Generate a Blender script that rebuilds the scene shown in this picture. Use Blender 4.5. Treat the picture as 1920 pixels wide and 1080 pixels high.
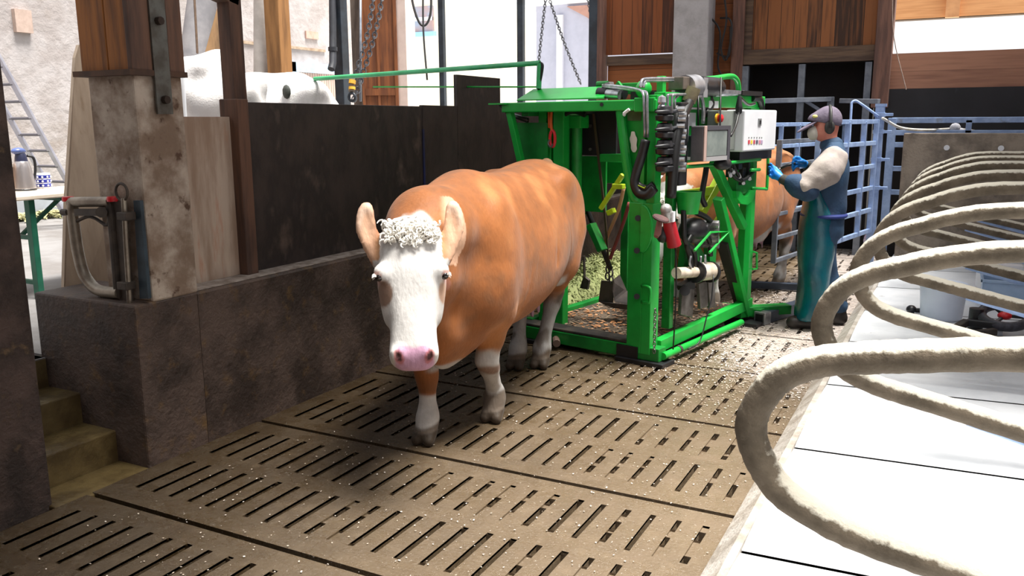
import bpy, math, random
import numpy as np
from mathutils import Vector, Matrix
random.seed(7); np.random.seed(7)
for o in list(bpy.data.objects): bpy.data.objects.remove(o)
scene = bpy.context.scene
COL = scene.collection
R = math.radians

# ---------------------------------------------------------------- camera, sky, sun, exposure
F_PX, PITCH, YAW, ROLL, CAM_H = 1600.0, R(11.0), R(27.5), R(-0.35), 1.75
_cp, _sp, _cy, _sy = math.cos(PITCH), math.sin(PITCH), math.cos(YAW), math.sin(YAW)
FW = Vector((-_sy*_cp, _cy*_cp, -_sp)); _rt = Vector((_cy, _sy, 0)); _up = _rt.cross(FW)
RT = _rt*math.cos(ROLL) + _up*math.sin(ROLL); UP = -_rt*math.sin(ROLL) + _up*math.cos(ROLL)
CAMP = Vector((0, 0, CAM_H))
cam = bpy.data.cameras.new('camera'); camo = bpy.data.objects.new('camera', cam); COL.objects.link(camo)
cam.sensor_width = 36; cam.lens = F_PX/1920*36; cam.clip_end = 200
camo.matrix_world = Matrix(((RT.x, UP.x, -FW.x, 0), (RT.y, UP.y, -FW.y, 0), (RT.z, UP.z, -FW.z, CAM_H), (0, 0, 0, 1)))
scene.camera = camo
world = bpy.data.worlds.new('sky'); scene.world = world; world.use_nodes = True
bg = world.node_tree.nodes['Background']; bg.inputs[0].default_value = (0.95, 0.98, 1.0, 1); bg.inputs[1].default_value = 1.05
sl = bpy.data.lights.new('sun', 'SUN'); sl.energy = 9.5; sl.angle = R(24); sl.color = (1.0, 0.965, 0.9)
so = bpy.data.objects.new('sun', sl); COL.objects.link(so)
_sd = Vector((0.30, 0.04, 1.0)).normalized()            # towards the sun: high, to the right
so.rotation_euler = _sd.to_track_quat('Z', 'Y').to_euler(); so.location = (0, 6, 12)
vs = scene.view_settings; vs.view_transform = 'Standard'; vs.look = 'None'; vs.gamma = 1; vs.exposure = 0.25
vs.use_curve_mapping = False

# ---------------------------------------------------------------- points seen in the photograph
def ray(px, py): return FW*F_PX + RT*(px-960) - UP*(py-540)
def onZ(px, py, z=0.0): d = ray(px, py); return CAMP + d*((z-CAM_H)/d.z)
def onX(px, py, X): d = ray(px, py); return CAMP + d*(X/d.x)
def onY(px, py, Y): d = ray(px, py); return CAMP + d*(Y/d.y)
def onP(px, py, p, n): d = ray(px, py); return CAMP + d*((Vector(p)-CAMP).dot(n)/d.dot(n))
def atD(px, py, D): return CAMP + ray(px, py)*(D/F_PX)

# ---------------------------------------------------------------- materials
def lin(c):
    out = []
    for v in c:
        v = v/255.0
        out.append(v/12.92 if v <= 0.04045 else ((v+0.055)/1.055)**2.4)
    return (*out, 1)
MATS = {}
def mat(name, c1, c2=None, rough=0.7, scale=6.0, lo=0.35, hi=0.65, metal=0.0, bump=0.0, bscale=None, stretch=(1, 1, 1), detail=6, spec=0.5, c3=None, s3=2.0, lo3=.5, hi3=.62, trans=0.0, rough2=None, coat=0.0, emit=None):
    if name in MATS: return MATS[name]
    m = bpy.data.materials.new(name); m.use_nodes = True; nt = m.node_tree; N = nt.nodes; L = nt.links
    b = N['Principled BSDF']; b.inputs['Base Color'].default_value = lin(c1); b.inputs['Roughness'].default_value = rough
    b.inputs['Metallic'].default_value = metal; b.inputs['Specular IOR Level'].default_value = spec
    if coat: b.inputs['Coat Weight'].default_value = coat; b.inputs['Coat Roughness'].default_value = 0.15
    if trans: b.inputs['Transmission Weight'].default_value = trans
    tc = N.new('ShaderNodeTexCoord'); mp = N.new('ShaderNodeMapping'); mp.inputs['Scale'].default_value = stretch
    L.new(tc.outputs['Object'], mp.inputs[0])
    def noise(s, d=detail, ro=0.6):
        n = N.new('ShaderNodeTexNoise'); n.inputs['Scale'].default_value = s; n.inputs['Detail'].default_value = d; n.inputs['Roughness'].default_value = ro
        L.new(mp.outputs[0], n.inputs['Vector']); return n
    def rng(src, a, z):
        r = N.new('ShaderNodeMapRange'); r.inputs[1].default_value = a; r.inputs[2].default_value = z; r.interpolation_type = 'SMOOTHSTEP'
        L.new(src, r.inputs[0]); return r.outputs[0]
    fac = None
    if c2:
        n = noise(scale); fac = rng(n.outputs['Fac'], lo, hi)
        mx = N.new('ShaderNodeMix'); mx.data_type = 'RGBA'; mx.inputs[6].default_value = lin(c1); mx.inputs[7].default_value = lin(c2)
        L.new(fac, mx.inputs[0]); last = mx.outputs[2]
        if c3:
            n3 = noise(s3); f3 = rng(n3.outputs['Fac'], lo3, hi3)
            m3 = N.new('ShaderNodeMix'); m3.data_type = 'RGBA'; m3.inputs[7].default_value = lin(c3)
            L.new(f3, m3.inputs[0]); L.new(last, m3.inputs[6]); last = m3.outputs[2]
        L.new(last, b.inputs['Base Color'])
        if rough2 is not None:
            mr = N.new('ShaderNodeMapRange'); mr.inputs[3].default_value = rough; mr.inputs[4].default_value = rough2
            L.new(fac, mr.inputs[0]); L.new(mr.outputs[0], b.inputs['Roughness'])
    if bump:
        nb = noise(bscale or scale*3, 8); bp = N.new('ShaderNodeBump'); bp.inputs['Strength'].default_value = min(1, bump); bp.inputs['Distance'].default_value = 0.02
        L.new(nb.outputs['Fac'], bp.inputs['Height']); L.new(bp.outputs[0], b.inputs['Normal'])
    MATS[name] = m; return m
def planks(name, c1, c2, width=0.14, axis='X', gap=0.02, rough=0.8, c3=None):
    """vertical or horizontal boards: a colour of its own per board, grain and dark joints"""
    m = bpy.data.materials.new(name); m.use_nodes = True; nt = m.node_tree; N = nt.nodes; L = nt.links; b = N['Principled BSDF']; b.inputs['Roughness'].default_value = rough
    tc = N.new('ShaderNodeTexCoord'); sp = N.new('ShaderNodeSeparateXYZ'); L.new(tc.outputs['Object'], sp.inputs[0])
    d = N.new('ShaderNodeMath'); d.operation = 'DIVIDE'; d.inputs[1].default_value = width; L.new(sp.outputs[axis], d.inputs[0])
    fl = N.new('ShaderNodeMath'); fl.operation = 'FLOOR'; L.new(d.outputs[0], fl.inputs[0])
    fr = N.new('ShaderNodeMath'); fr.operation = 'FRACT'; L.new(d.outputs[0], fr.inputs[0])
    wn = N.new('ShaderNodeTexWhiteNoise'); wn.noise_dimensions = '1D'; L.new(fl.outputs[0], wn.inputs['W'])
    mp = N.new('ShaderNodeMapping'); L.new(tc.outputs['Object'], mp.inputs[0])
    mp.inputs['Scale'].default_value = (18, 18, 1.2) if axis != 'Z' else (1.2, 1.2, 18)
    n = N.new('ShaderNodeTexNoise'); n.inputs['Scale'].default_value = 1.6; n.inputs['Detail'].default_value = 6; L.new(mp.outputs[0], n.inputs['Vector'])
    ad = N.new('ShaderNodeMath'); ad.operation = 'ADD'; L.new(n.outputs['Fac'], ad.inputs[0])
    sc = N.new('ShaderNodeMath'); sc.operation = 'MULTIPLY_ADD'; sc.inputs[1].default_value = 0.5; sc.inputs[2].default_value = -0.25; L.new(wn.outputs['Value'], sc.inputs[0]); L.new(sc.outputs[0], ad.inputs[1])
    r = N.new('ShaderNodeMapRange'); r.inputs[1].default_value = .3; r.inputs[2].default_value = .7; L.new(ad.outputs[0], r.inputs[0])
    mx = N.new('ShaderNodeMix'); mx.data_type = 'RGBA'; mx.inputs[6].default_value = lin(c1); mx.inputs[7].default_value = lin(c2); L.new(r.outputs[0], mx.inputs[0])
    lt = N.new('ShaderNodeMath'); lt.operation = 'LESS_THAN'; lt.inputs[1].default_value = gap/width*0.5; L.new(fr.outputs[0], lt.inputs[0])
    m2 = N.new('ShaderNodeMix'); m2.data_type = 'RGBA'; m2.inputs[7].default_value = lin(c3 or [v*0.35 for v in c1]); L.new(lt.outputs[0], m2.inputs[0]); L.new(mx.outputs[2], m2.inputs[6])
    L.new(m2.outputs[2], b.inputs['Base Color']); return m
def vcol(name, rough=0.65, bump=0.3, bscale=60, sheen=0.0, spec=0.3):
    """coat colours come from the mesh attribute 'coat' (hair patches)"""
    m = bpy.data.materials.new(name); m.use_nodes = True; nt = m.node_tree; N = nt.nodes; L = nt.links; b = N['Principled BSDF']
    a = N.new('ShaderNodeVertexColor'); a.layer_name = 'coat'
    tc = N.new('ShaderNodeTexCoord'); n = N.new('ShaderNodeTexNoise'); n.inputs['Scale'].default_value = 6; n.inputs['Detail'].default_value = 9; n.inputs['Roughness'].default_value = .68; L.new(tc.outputs['Object'], n.inputs['Vector'])
    r = N.new('ShaderNodeMapRange'); r.inputs[1].default_value = .3; r.inputs[2].default_value = .7; r.inputs[3].default_value = .68; r.inputs[4].default_value = 1.12; L.new(n.outputs['Fac'], r.inputs[0])
    mx = N.new('ShaderNodeVectorMath'); mx.operation = 'SCALE'; L.new(a.outputs['Color'], mx.inputs[0]); L.new(r.outputs[0], mx.inputs['Scale'])
    L.new(mx.outputs[0], b.inputs['Base Color']); b.inputs['Roughness'].default_value = rough; b.inputs['Specular IOR Level'].default_value = spec
    if sheen: b.inputs['Sheen Weight'].default_value = sheen
    mp = N.new('ShaderNodeMapping'); mp.inputs['Scale'].default_value = (1, 1, .35); L.new(tc.outputs['Object'], mp.inputs[0])
    n2 = N.new('ShaderNodeTexNoise'); n2.inputs['Scale'].default_value = bscale; n2.inputs['Detail'].default_value = 4; L.new(mp.outputs[0], n2.inputs['Vector'])
    bp = N.new('ShaderNodeBump'); bp.inputs['Strength'].default_value = bump; bp.inputs['Distance'].default_value = .01; L.new(n2.outputs['Fac'], bp.inputs['Height']); L.new(bp.outputs[0], b.inputs['Normal'])
    return m

# ---------------------------------------------------------------- mesh helpers
FRAME = {}
def root_of(o):
    while o.parent: o = o.parent
    return o
def setp(o, label=None, cat=None, group=None, kind=None):
    if label: o['label'] = label
    if cat: o['category'] = cat
    if group: o['group'] = group
    if kind: o['kind'] = kind
    return o
def thing(name, label, cat, loc, rotz=0.0, group=None):
    o = bpy.data.objects.new(name, None); COL.objects.link(o); o.location = loc; o.rotation_euler = (0, 0, rotz); o.empty_display_size = .1
    FRAME[o.name] = Matrix.Translation(Vector(loc)) @ Matrix.Rotation(rotz, 4, 'Z')
    return setp(o, label, cat, group)
class MB:
    def __init__(self): self.v = []; self.f = []
    def add(self, vs, fs):
        n = len(self.v); self.v += [Vector(p) for p in vs]; self.f += [tuple(i+n for i in f) for f in fs]; return self
    def box(self, c, s, rot=None):
        c = Vector(c); h = [x/2 for x in s]; P = []
        for x in (-1, 1):
            for y in (-1, 1):
                for z in (-1, 1):
                    p = Vector((x*h[0], y*h[1], z*h[2])); P.append(c + (rot @ p if rot else p))
        return self.add(P, [(0, 1, 3, 2), (4, 6, 7, 5), (0, 4, 5, 1), (2, 3, 7, 6), (0, 2, 6, 4), (1, 5, 7, 3)])
    def span(self, a, b): return self.box([(a[i]+b[i])/2 for i in range(3)], [abs(b[i]-a[i]) for i in range(3)])
    def bar(self, p0, p1, w, h, up=(0, 0, 1)):
        p0 = Vector(p0); p1 = Vector(p1); d = (p1-p0); l = d.length; d = d/l; u = Vector(up)
        if abs(d.dot(u)) > .95: u = Vector((0, 1, 0)) if abs(d.y) < .9 else Vector((1, 0, 0))
        s = d.cross(u).normalized(); u = s.cross(d)
        return self.box((p0+p1)/2, (w, l, h), Matrix((s, d, u)).transposed())
    def tube(self, pts, r, n=10, caps=True, closed=False):
        pts = [Vector(p) for p in pts]; k = len(pts); rs = r if isinstance(r, (list, tuple)) else [r]*k
        T = []
        for i in range(k):
            a = pts[(i-1) % k] if (closed or i > 0) else pts[0]; b = pts[(i+1) % k] if (closed or i < k-1) else pts[-1]
            t = (b-a); T.append(t.normalized() if t.length > 1e-9 else Vector((0, 0, 1)))
        u = T[0].orthogonal().normalized(); V = []
        for i in range(k):
            u = (u - T[i]*u.dot(T[i])).normalized(); w = T[i].cross(u)
            for j in range(n):
                a = 2*math.pi*j/n; V.append(pts[i] + (u*math.cos(a)+w*math.sin(a))*rs[i])
        Fs = []
        for i in range(k if closed else k-1):
            for j in range(n):
                i2 = (i+1) % k; Fs.append((i*n+j, i*n+(j+1) % n, i2*n+(j+1) % n, i2*n+j))
        if caps and not closed: Fs.append(tuple(range(n-1, -1, -1))); Fs.append(tuple((k-1)*n+j for j in range(n)))
        return self.add(V, Fs)
    def cyl(self, p0, p1, r, n=16, r1=None): return self.tube([p0, p1], [r, r if r1 is None else r1], n)
    def lathe(self, c, prof, n=24, axis=(0, 0, 1)):
        ax = Vector(axis).normalized(); u = ax.orthogonal().normalized(); w = ax.cross(u); c = Vector(c); V = []; Fs = []; k = len(prof)
        for (r, z) in prof:
            for j in range(n):
                a = 2*math.pi*j/n; V.append(c + ax*z + (u*math.cos(a)+w*math.sin(a))*max(r, 1e-4))
        for i in range(k-1):
            for j in range(n): Fs.append((i*n+j, i*n+(j+1) % n, (i+1)*n+(j+1) % n, (i+1)*n+j))
        if prof[0][0] > 1e-3: Fs.append(tuple(range(n-1, -1, -1)))
        if prof[-1][0] > 1e-3: Fs.append(tuple((k-1)*n+j for j in range(n)))
        return self.add(V, Fs)
    def ball(self, c, r, n=12, rot=None):
        r = (r, r, r) if not isinstance(r, (list, tuple)) else r; c = Vector(c); V = []; Fs = []; m = n//2+1
        for i in range(m):
            th = math.pi*(i+.02)/(m-1+.04)
            for j in range(n):
                a = 2*math.pi*j/n; p = Vector((r[0]*math.sin(th)*math.cos(a), r[1]*math.sin(th)*math.sin(a), r[2]*math.cos(th)))
                V.append(c + (rot @ p if rot else p))
        for i in range(m-1):
            for j in range(n): Fs.append((i*n+j, (i+1)*n+j, (i+1)*n+(j+1) % n, i*n+(j+1) % n))
        Fs.append(tuple(range(n))); Fs.append(tuple((m-1)*n+j for j in range(n-1, -1, -1)))
        return self.add(V, Fs)
    def prism(self, poly, d):
        d = Vector(d); n = len(poly); P = [Vector(p) for p in poly]
        return self.add(P+[p+d for p in P], [tuple(range(n-1, -1, -1)), tuple(range(n, 2*n))]+[(i, (i+1) % n, n+(i+1) % n, n+i) for i in range(n)])
    def build(self, name, m, parent=None, smooth=False, bevel=0.0, label=None, cat=None, group=None, kind=None, loc=None, sub=0):
        me = bpy.data.meshes.new(name); o = bpy.data.objects.new(name, me); COL.objects.link(o)
        if parent is not None:
            rt = root_of(parent); M = FRAME[rt.name].inverted(); o.parent = parent; vs_ = [M @ p for p in self.v]
        else:
            if loc is None:
                lo = [min(p[i] for p in self.v) for i in range(3)]; hi = [max(p[i] for p in self.v) for i in range(3)]
                loc = ((lo[0]+hi[0])/2, (lo[1]+hi[1])/2, lo[2])
            o.location = loc; FRAME[o.name] = Matrix.Translation(Vector(loc)); vs_ = [p-Vector(loc) for p in self.v]
        me.from_pydata(vs_, [], self.f); me.update()
        import bmesh
        bm = bmesh.new(); bm.from_mesh(me); bmesh.ops.recalc_face_normals(bm, faces=bm.faces); bm.to_mesh(me); bm.free()
        if m: me.materials.append(m)
        if smooth:
            for p in me.polygons: p.use_smooth = True
            if smooth == 'auto':
                try: me.set_sharp_from_angle(angle=R(35))
                except Exception: pass
        if bevel:
            b = o.modifiers.new('bevel', 'BEVEL'); b.width = bevel; b.segments = 2; b.limit_method = 'ANGLE'; b.angle_limit = R(40)
        if sub:
            s = o.modifiers.new('sub', 'SUBSURF'); s.levels = sub; s.render_levels = sub
        return setp(o, label, cat, group, kind)
def smooth_path(pts, n=6, closed=False):
    P = [Vector(p) for p in pts]; k = len(P); out = []
    rng_ = range(k if closed else k-1)
    for i in rng_:
        p0 = P[(i-1) % k] if (closed or i > 0) else P[0]*2-P[1]; p1 = P[i]; p2 = P[(i+1) % k]; p3 = P[(i+2) % k] if (closed or i < k-2) else P[-1]*2-P[-2]
        for j in range(n):
            t = j/n; out.append(0.5*((2*p1)+(p2-p0)*t+(2*p0-5*p1+4*p2-p3)*t*t+(3*p1-p0-3*p2+p3)*t**3))
    if not closed: out.append(P[-1])
    return out
def S(name, mb, m, **k): return mb.build(name, m, kind='structure', **k)
# ================================================================ THE SETTING
M_conc_d = mat('dark_stained_concrete', (84, 68, 60), (50, 39, 34), rough=.75, scale=3.5, bump=.6, bscale=30, c3=(104, 78, 44), s3=9, lo3=.55, hi3=.8, rough2=.55)
M_conc_p = mat('pillar_concrete', (124, 104, 88), (182, 168, 154), rough=.85, scale=5.5, lo=.38, hi=.68, bump=.35, bscale=40, c3=(84, 62, 48), s3=14, lo3=.58, hi3=.72)
M_ledge = mat('ledge_concrete', (165, 155, 148), (120, 108, 100), scale=12, bump=.5, bscale=50)
M_slat = None
def slat_material():
    m = bpy.data.materials.new('wet_slatted_concrete'); m.use_nodes = True; nt = m.node_tree; N = nt.nodes; L = nt.links; b = N['Principled BSDF']
    tc = N.new('ShaderNodeTexCoord')
    def noise(s, d=6, r=.6):
        n = N.new('ShaderNodeTexNoise'); n.inputs['Scale'].default_value = s; n.inputs['Detail'].default_value = d; n.inputs['Roughness'].default_value = r; L.new(tc.outputs['Object'], n.inputs['Vector']); return n.outputs['Fac']
    def rng(src, a, z, o0=0, o1=1):
        r = N.new('ShaderNodeMapRange'); r.inputs[1].default_value = a; r.inputs[2].default_value = z; r.inputs[3].default_value = o0; r.inputs[4].default_value = o1; L.new(src, r.inputs[0]); return r.outputs[0]
    def mix(f, a, c):
        x = N.new('ShaderNodeMix'); x.data_type = 'RGBA'; L.new(f, x.inputs[0])
        if isinstance(a, tuple): x.inputs[6].default_value = lin(a)
        else: L.new(a, x.inputs[6])
        x.inputs[7].default_value = lin(c); return x.outputs[2]
    c = mix(rng(noise(2.2), .35, .65), (84, 67, 44), (72, 60, 48))
    c = mix(rng(noise(14), .5, .7), c, (110, 94, 74))
    c = mix(rng(noise(6), .54, .72), c, (76, 58, 36))
    sx = N.new('ShaderNodeSeparateXYZ'); L.new(tc.outputs['Object'], sx.inputs[0])
    nn = N.new('ShaderNodeMath'); nn.operation = 'MULTIPLY_ADD'; nn.inputs[1].default_value = 1.3; L.new(noise(2.6, 7, .7), nn.inputs[0]); L.new(sx.outputs['X'], nn.inputs[2])
    wet_shade = rng(nn.outputs[0], -2.2, -.2, 0, 1); dry = mix(wet_shade, (60, 46, 26), (132, 114, 92))  # shade of the left side painted in with the damp, paler to the right
    xm = N.new('ShaderNodeMix'); xm.data_type = 'RGBA'; xm.inputs[0].default_value = .68; L.new(c, xm.inputs[6]); L.new(dry, xm.inputs[7]); c = xm.outputs[2]
    # dry sawdust and trimmings trodden out around the crush
    sp = N.new('ShaderNodeSeparateXYZ'); L.new(tc.outputs['Object'], sp.inputs[0])
    gx = rng(sp.outputs['X'], -2.1, -1.1); gy = rng(sp.outputs['Y'], 4.9, 6.6)
    mu = N.new('ShaderNodeMath'); mu.operation = 'MULTIPLY'; L.new(gx, mu.inputs[0]); L.new(gy, mu.inputs[1])
    n9 = noise(16, 10, .75)
    ad = N.new('ShaderNodeMath'); ad.operation = 'MULTIPLY_ADD'; ad.inputs[1].default_value = .52; L.new(mu.outputs[0], ad.inputs[0]); L.new(n9, ad.inputs[2])
    dust = rng(ad.outputs[0], .72, .92)
    c = mix(dust, c, (196, 184, 176))
    fl = rng(noise(75, 4, .8), .63, .67)
    gx2 = rng(sp.outputs['X'], -3.2, -1.4, .25, 1); m3 = N.new('ShaderNodeMath'); m3.operation = 'MULTIPLY'; L.new(fl, m3.inputs[0]); L.new(gx2, m3.inputs[1])
    c = mix(m3.outputs[0], c, (205, 196, 186))
    L.new(c, b.inputs['Base Color'])
    wet = rng(noise(5, 8, .7), .4, .6, .10, .5); L.new(wet, b.inputs['Roughness'])
    bp = N.new('ShaderNodeBump'); bp.inputs['Strength'].default_value = .8; bp.inputs['Distance'].default_value = .010; L.new(noise(60, 8, .7), bp.inputs['Height'])
    br = N.new('ShaderNodeTexBrick'); br.inputs['Scale'].default_value = 1; br.inputs['Brick Width'].default_value = .118; br.inputs['Row Height'].default_value = .06; br.inputs['Mortar Size'].default_value = .004
    br.inputs['Color1'].default_value = (1, 1, 1, 1); br.inputs['Color2'].default_value = (1, 1, 1, 1); br.inputs['Mortar'].default_value = (0, 0, 0, 1); L.new(tc.outputs['Object'], br.inputs['Vector'])
    bp2 = N.new('ShaderNodeBump'); bp2.inputs['Strength'].default_value = .35; bp2.inputs['Distance'].default_value = .006; L.new(br.outputs['Color'], bp2.inputs['Height']); L.new(bp.outputs[0], bp2.inputs['Normal'])
    L.new(bp2.outputs[0], b.inputs['Normal']); return m
M_slat = slat_material()
M_pit = mat('slurry_pit', (24, 19, 13), (14, 11, 8), rough=.5)
# slatted floor: elements 1.145 m long, two rows of slots each
fl = MB()
XL, XR, P0, PITCHY = -3.60, -0.70, 0.19, 1.145
for k in range(0, 12):
    y0 = P0 + k*PITCHY + .016; y1 = P0 + (k+1)*PITCHY - .016
    def quad(xa, xb, ya, yb, z=0.0): fl.add([(xa, ya, z), (xb, ya, z), (xb, yb, z), (xa, yb, z)], [(0, 1, 2, 3)])
    def wall(p, q, zb, zt=0.0): fl.add([(p[0], p[1], zb), (q[0], q[1], zb), (q[0], q[1], zt), (p[0], p[1], zt)], [(0, 1, 2, 3)])
    rows = [(y0+.135, y0+.50), (y0+.625, y0+.985)]
    ys = [y0, rows[0][0], rows[0][1], rows[1][0], rows[1][1], y1]
    quad(XL, XR, ys[0], ys[1]); quad(XL, XR, ys[2], ys[3]); quad(XL, XR, ys[4], ys[5])
    wall((XL, y0), (XR, y0), -.16); wall((XL, y1), (XR, y1), -.16)
    for ri, (ra, rb) in enumerate(rows):
        x = XL; sx = -3.475 + (.0 if ri else .018); n = 0
        while sx + .03 < XR - .06:
            w = random.uniform(.024, .034); jit = random.uniform(-.004, .004); a = sx - w/2 + jit; b_ = sx + w/2 + jit
            quad(x, a, ra, rb); x = b_
            dirt = min(1, max(0, (sx+3.3)/2.6*.55 + (ra-2.4)/4.2*.75))          # more trodden full to the right and further on
            segs = []; y = ra; L_ = rb-ra
            if random.random() > dirt*.85: segs = [(ra+random.uniform(0, .02), rb-random.uniform(0, .02))]
            else:
                t = ra + random.uniform(.0, .12)
                while t < rb-.04:
                    e = min(rb, t+random.uniform(.05, .18)); segs.append((t, e)); t = e+random.uniform(.03, .16)
                if random.random() < dirt*.35: segs = segs[:1]
            y = ra
            for (sa, sb) in segs:
                if sa > y: quad(a, b_, y, sa, -.010)
                wall((a, sa), (a, sb), -.16); wall((b_, sa), (b_, sb), -.16); wall((a, sa), (b_, sa), -.16, -.0); wall((a, sb), (b_, sb), -.16, -.0); y = sb
            if y < rb: quad(a, b_, y, rb, -.010)
            wall((a, ra), (a, rb), -.011); wall((b_, ra), (b_, rb), -.011)
            sx += .119; n += 1
        quad(x, XR, ra, rb)
S('floor', fl, M_slat, loc=(0, 0, 0))
S('floor', MB().span((-13, -7, -.5), (4, 16, -.35)), M_pit)
M_yard = mat('feed_alley_concrete', (128, 126, 126), (108, 104, 102), scale=2, bump=.2, bscale=40, rough=.7)
S('floor', MB().span((-12.0, -6, .38), (-4.36, 2.31, .5)).span((-12.0, 2.31, .38), (-4.36, 2.83, .5)).span((-12.0, 2.86, .38), (-3.75, 12.5, .5)), M_yard)
# kerb and lying beds
M_kerb = mat('kerb_concrete', (186, 180, 172), (150, 140, 128), scale=6, bump=.5, bscale=40, rough=.85)
S('trim_1', MB().prism([(-.74, -2, -.3), (-.715, -2, .12), (-.63, -2, .20), (-.60, -2, .20), (-.60, -2, -.3)], (0, 12.6, 0)), M_kerb)
M_mat = mat('limed_mat', (214, 217, 221), (198, 202, 207), rough=.75, scale=3, bump=.15, bscale=30, c3=(140, 136, 130), s3=5, lo3=.66, hi3=.78)
bed = MB(); 
for k in range(-2, 8):
    ya = 2.0-.17 + k*1.15+.01; yb = ya+1.13
    n = 10
    for i in range(n):
        t0 = i/n; t1 = (i+1)/n; zz = lambda t: .20+.022*math.sin(math.pi*min(1, max(0, t)))**.6
        bed.add([(-.60, ya+(yb-ya)*t0, zz(t0)-.02), (2.2, ya+(yb-ya)*t0, zz(t0)+.05), (2.2, ya+(yb-ya)*t1, zz(t1)+.05), (-.60, ya+(yb-ya)*t1, zz(t1)-.02)], [(0, 1, 2, 3)])
S('floor', bed, M_mat, smooth=False)
S('floor', MB().span((-.61, -2, 0), (2.3, 10.7, .165)), M_pit)
# left wall: plinth, ledge, pedestal, near pier, steps
S('wall_left', MB().prism([(-3.60, 3.23, -.3), (-3.60, 3.23, .845), (-3.615, 3.23, .86), (-3.80, 3.23, .865), (-3.80, 3.23, -.3)], (0, 8.4, 0)), M_conc_d)
S('trim_2', MB().span((-3.80, 3.23, .862), (-3.612, 11.63, .868)), M_ledge)
S('wall_left', MB().span((-4.40, 2.83, -.3), (-3.60, 3.235, .86)), M_conc_d, bevel=.012)
M_pier = mat('pier_concrete', (80, 64, 58), (46, 36, 32), rough=.85, scale=5, bump=.7, bscale=28, c3=(112, 90, 66), s3=10, lo3=.6, hi3=.8)
S('wall_left', MB().span((-3.98, -3, -.3), (-3.66, 2.33, 2.6)), M_pier, bevel=.01)
M_step = mat('wet_step', (104, 88, 56), (70, 56, 34), rough=.3, scale=5, bump=.3, bscale=40)
S('trim_3', MB().span((-4.36, 2.31, -.3), (-3.84, 2.84, .165)).span((-4.40, 2.31, -.3), (-4.10, 2.84, .335)).span((-4.5, 2.31, -.3), (-4.36, 2.84, .50)).span((-3.84, 2.31, -.3), (-3.585, 2.84, -.004)), M_step, bevel=.008)
# pillar: concrete foot, timber casing, steel strap
pil = thing('pillar', 'mottled concrete roof pillar cased in brown timber at the top', 'pillar', (-3.72, 3.08, .86)); pil['kind'] = 'structure'
MB().prism([(-3.598, 2.94, .855), (-3.598, 3.235, .855), (-3.93, 3.235, .855), (-3.935, 2.94, .855)], (0, 0, 1.14)).build('concrete_shaft', M_conc_p, pil, bevel=.012)
M_tim = mat('brown_timber', (150, 92, 36), (104, 62, 26), rough=.7, scale=3, stretch=(6, 6, .6), bump=.2, c3=(70, 44, 24), s3=3, lo3=.55, hi3=.8)
M_tim2 = mat('red_brown_timber', (104, 74, 58), (72, 52, 44), rough=.75, scale=3, stretch=(6, 6, .6), bump=.2, c3=(52, 36, 30), s3=3, lo3=.58, hi3=.8)
MB().span((-3.96, 2.93, 2.0), (-3.76, 3.0, 3.4)).span((-3.755, 2.93, 2.0), (-3.60, 3.0, 3.4)).span((-3.96, 3.0, 2.0), (-3.60, 3.24, 3.4)).build('timber_casing', M_tim, pil, bevel=.006)
MB().span((-3.615, 2.925, 2.0), (-3.58, 3.045, 3.4)).span((-3.615, 3.15, 2.0), (-3.58, 3.245, 3.4)).build('edge_board', M_tim2, pil, bevel=.005)
MB().span((-3.99, 2.90, 1.985), (-3.57, 3.25, 2.012)).build('flashing', mat('rust_plate', (66, 50, 42), (92, 66, 50), metal=.3), pil)
M_zinc = mat('weathered_steel', (104, 104, 100), (82, 78, 72), metal=.5, rough=.55, scale=12)
st = MB().box((-3.574, 3.09, 2.55), (.012, .095, 1.5)).build('steel_strap', M_zinc, pil)
for z in (1.87, 2.25, 2.45, 2.6): MB().cyl((-3.57, 3.085, z), (-3.54, 3.085, z), .02, 8).build('bolt', mat('rusty_bolt', (60, 48, 42), metal=.5), st)
# boards on top of the plinth
M_board = mat('pale_worn_board', (150, 126, 108), (186, 168, 152), scale=3, stretch=(3, 3, .5), rough=.8, bump=.1, c3=(176, 124, 96), s3=4, lo3=.56, hi3=.75)
MB().span((-3.79, 3.20, .866), (-3.755, 3.72, 1.79)).build('partition_board', M_board, None, label='pale worn partition board between pillar and wooden post', cat='panel', kind='structure', bevel=.004)
M_rub = mat('black_rubber_board', (58, 48, 45), (30, 25, 26), rough=.6, scale=5, bump=.25, bscale=40, c3=(104, 88, 80), s3=5, lo3=.54, hi3=.8, stretch=(1, 1, .6))
for (ya, yb, zt, lb) in ((3.80, 5.70, 1.875, 'long dark scuffed wall panel nearest the wooden post'), (5.715, 6.235, 1.885, 'narrow dark wall panel right of the blue joint strip'), (6.24, 7.0, 2.14, 'dark wall panel that rises above its neighbours'), (7.0, 11.6, 1.885, 'dark wall panel furthest along, behind the crush')):
    MB().span((-3.785, ya, .866), (-3.75, yb, zt)).build('wall_panel', M_rub, None, label=lb, cat='panel', kind='structure', bevel=.004)
MB().span((-3.752, 5.697, .866), (-3.742, 5.718, 1.7)).build('joint_strip', mat('blue_strip', (30, 40, 96), (36, 40, 62), scale=3), None, label='thin blue joint strip between the dark panels', cat='strip', kind='structure')
MB().span((-3.83, 3.70, .866), (-3.69, 3.79, 1.89)).build('wooden_post', M_tim2, None, label='short brown timber post holding the dark wall panel', cat='post', kind='structure', bevel=.006)
p0 = onX(475, 190, -3.9); 
MB().span((-3.96, 3.86, .5), (-3.86, 3.96, 4.2)).build('wooden_post', M_tim2, None, label='slim reddish timber upright rising behind the white sack', cat='post', kind='structure', bevel=.006)
MB().bar((-3.91, 2.6, 2.78), (-3.91, 3.95, 2.48), .1, .1).build('timber_beam', M_tim2, None, label='brown timber rail running into the slim upright', cat='beam', kind='structure', bevel=.006)
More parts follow.
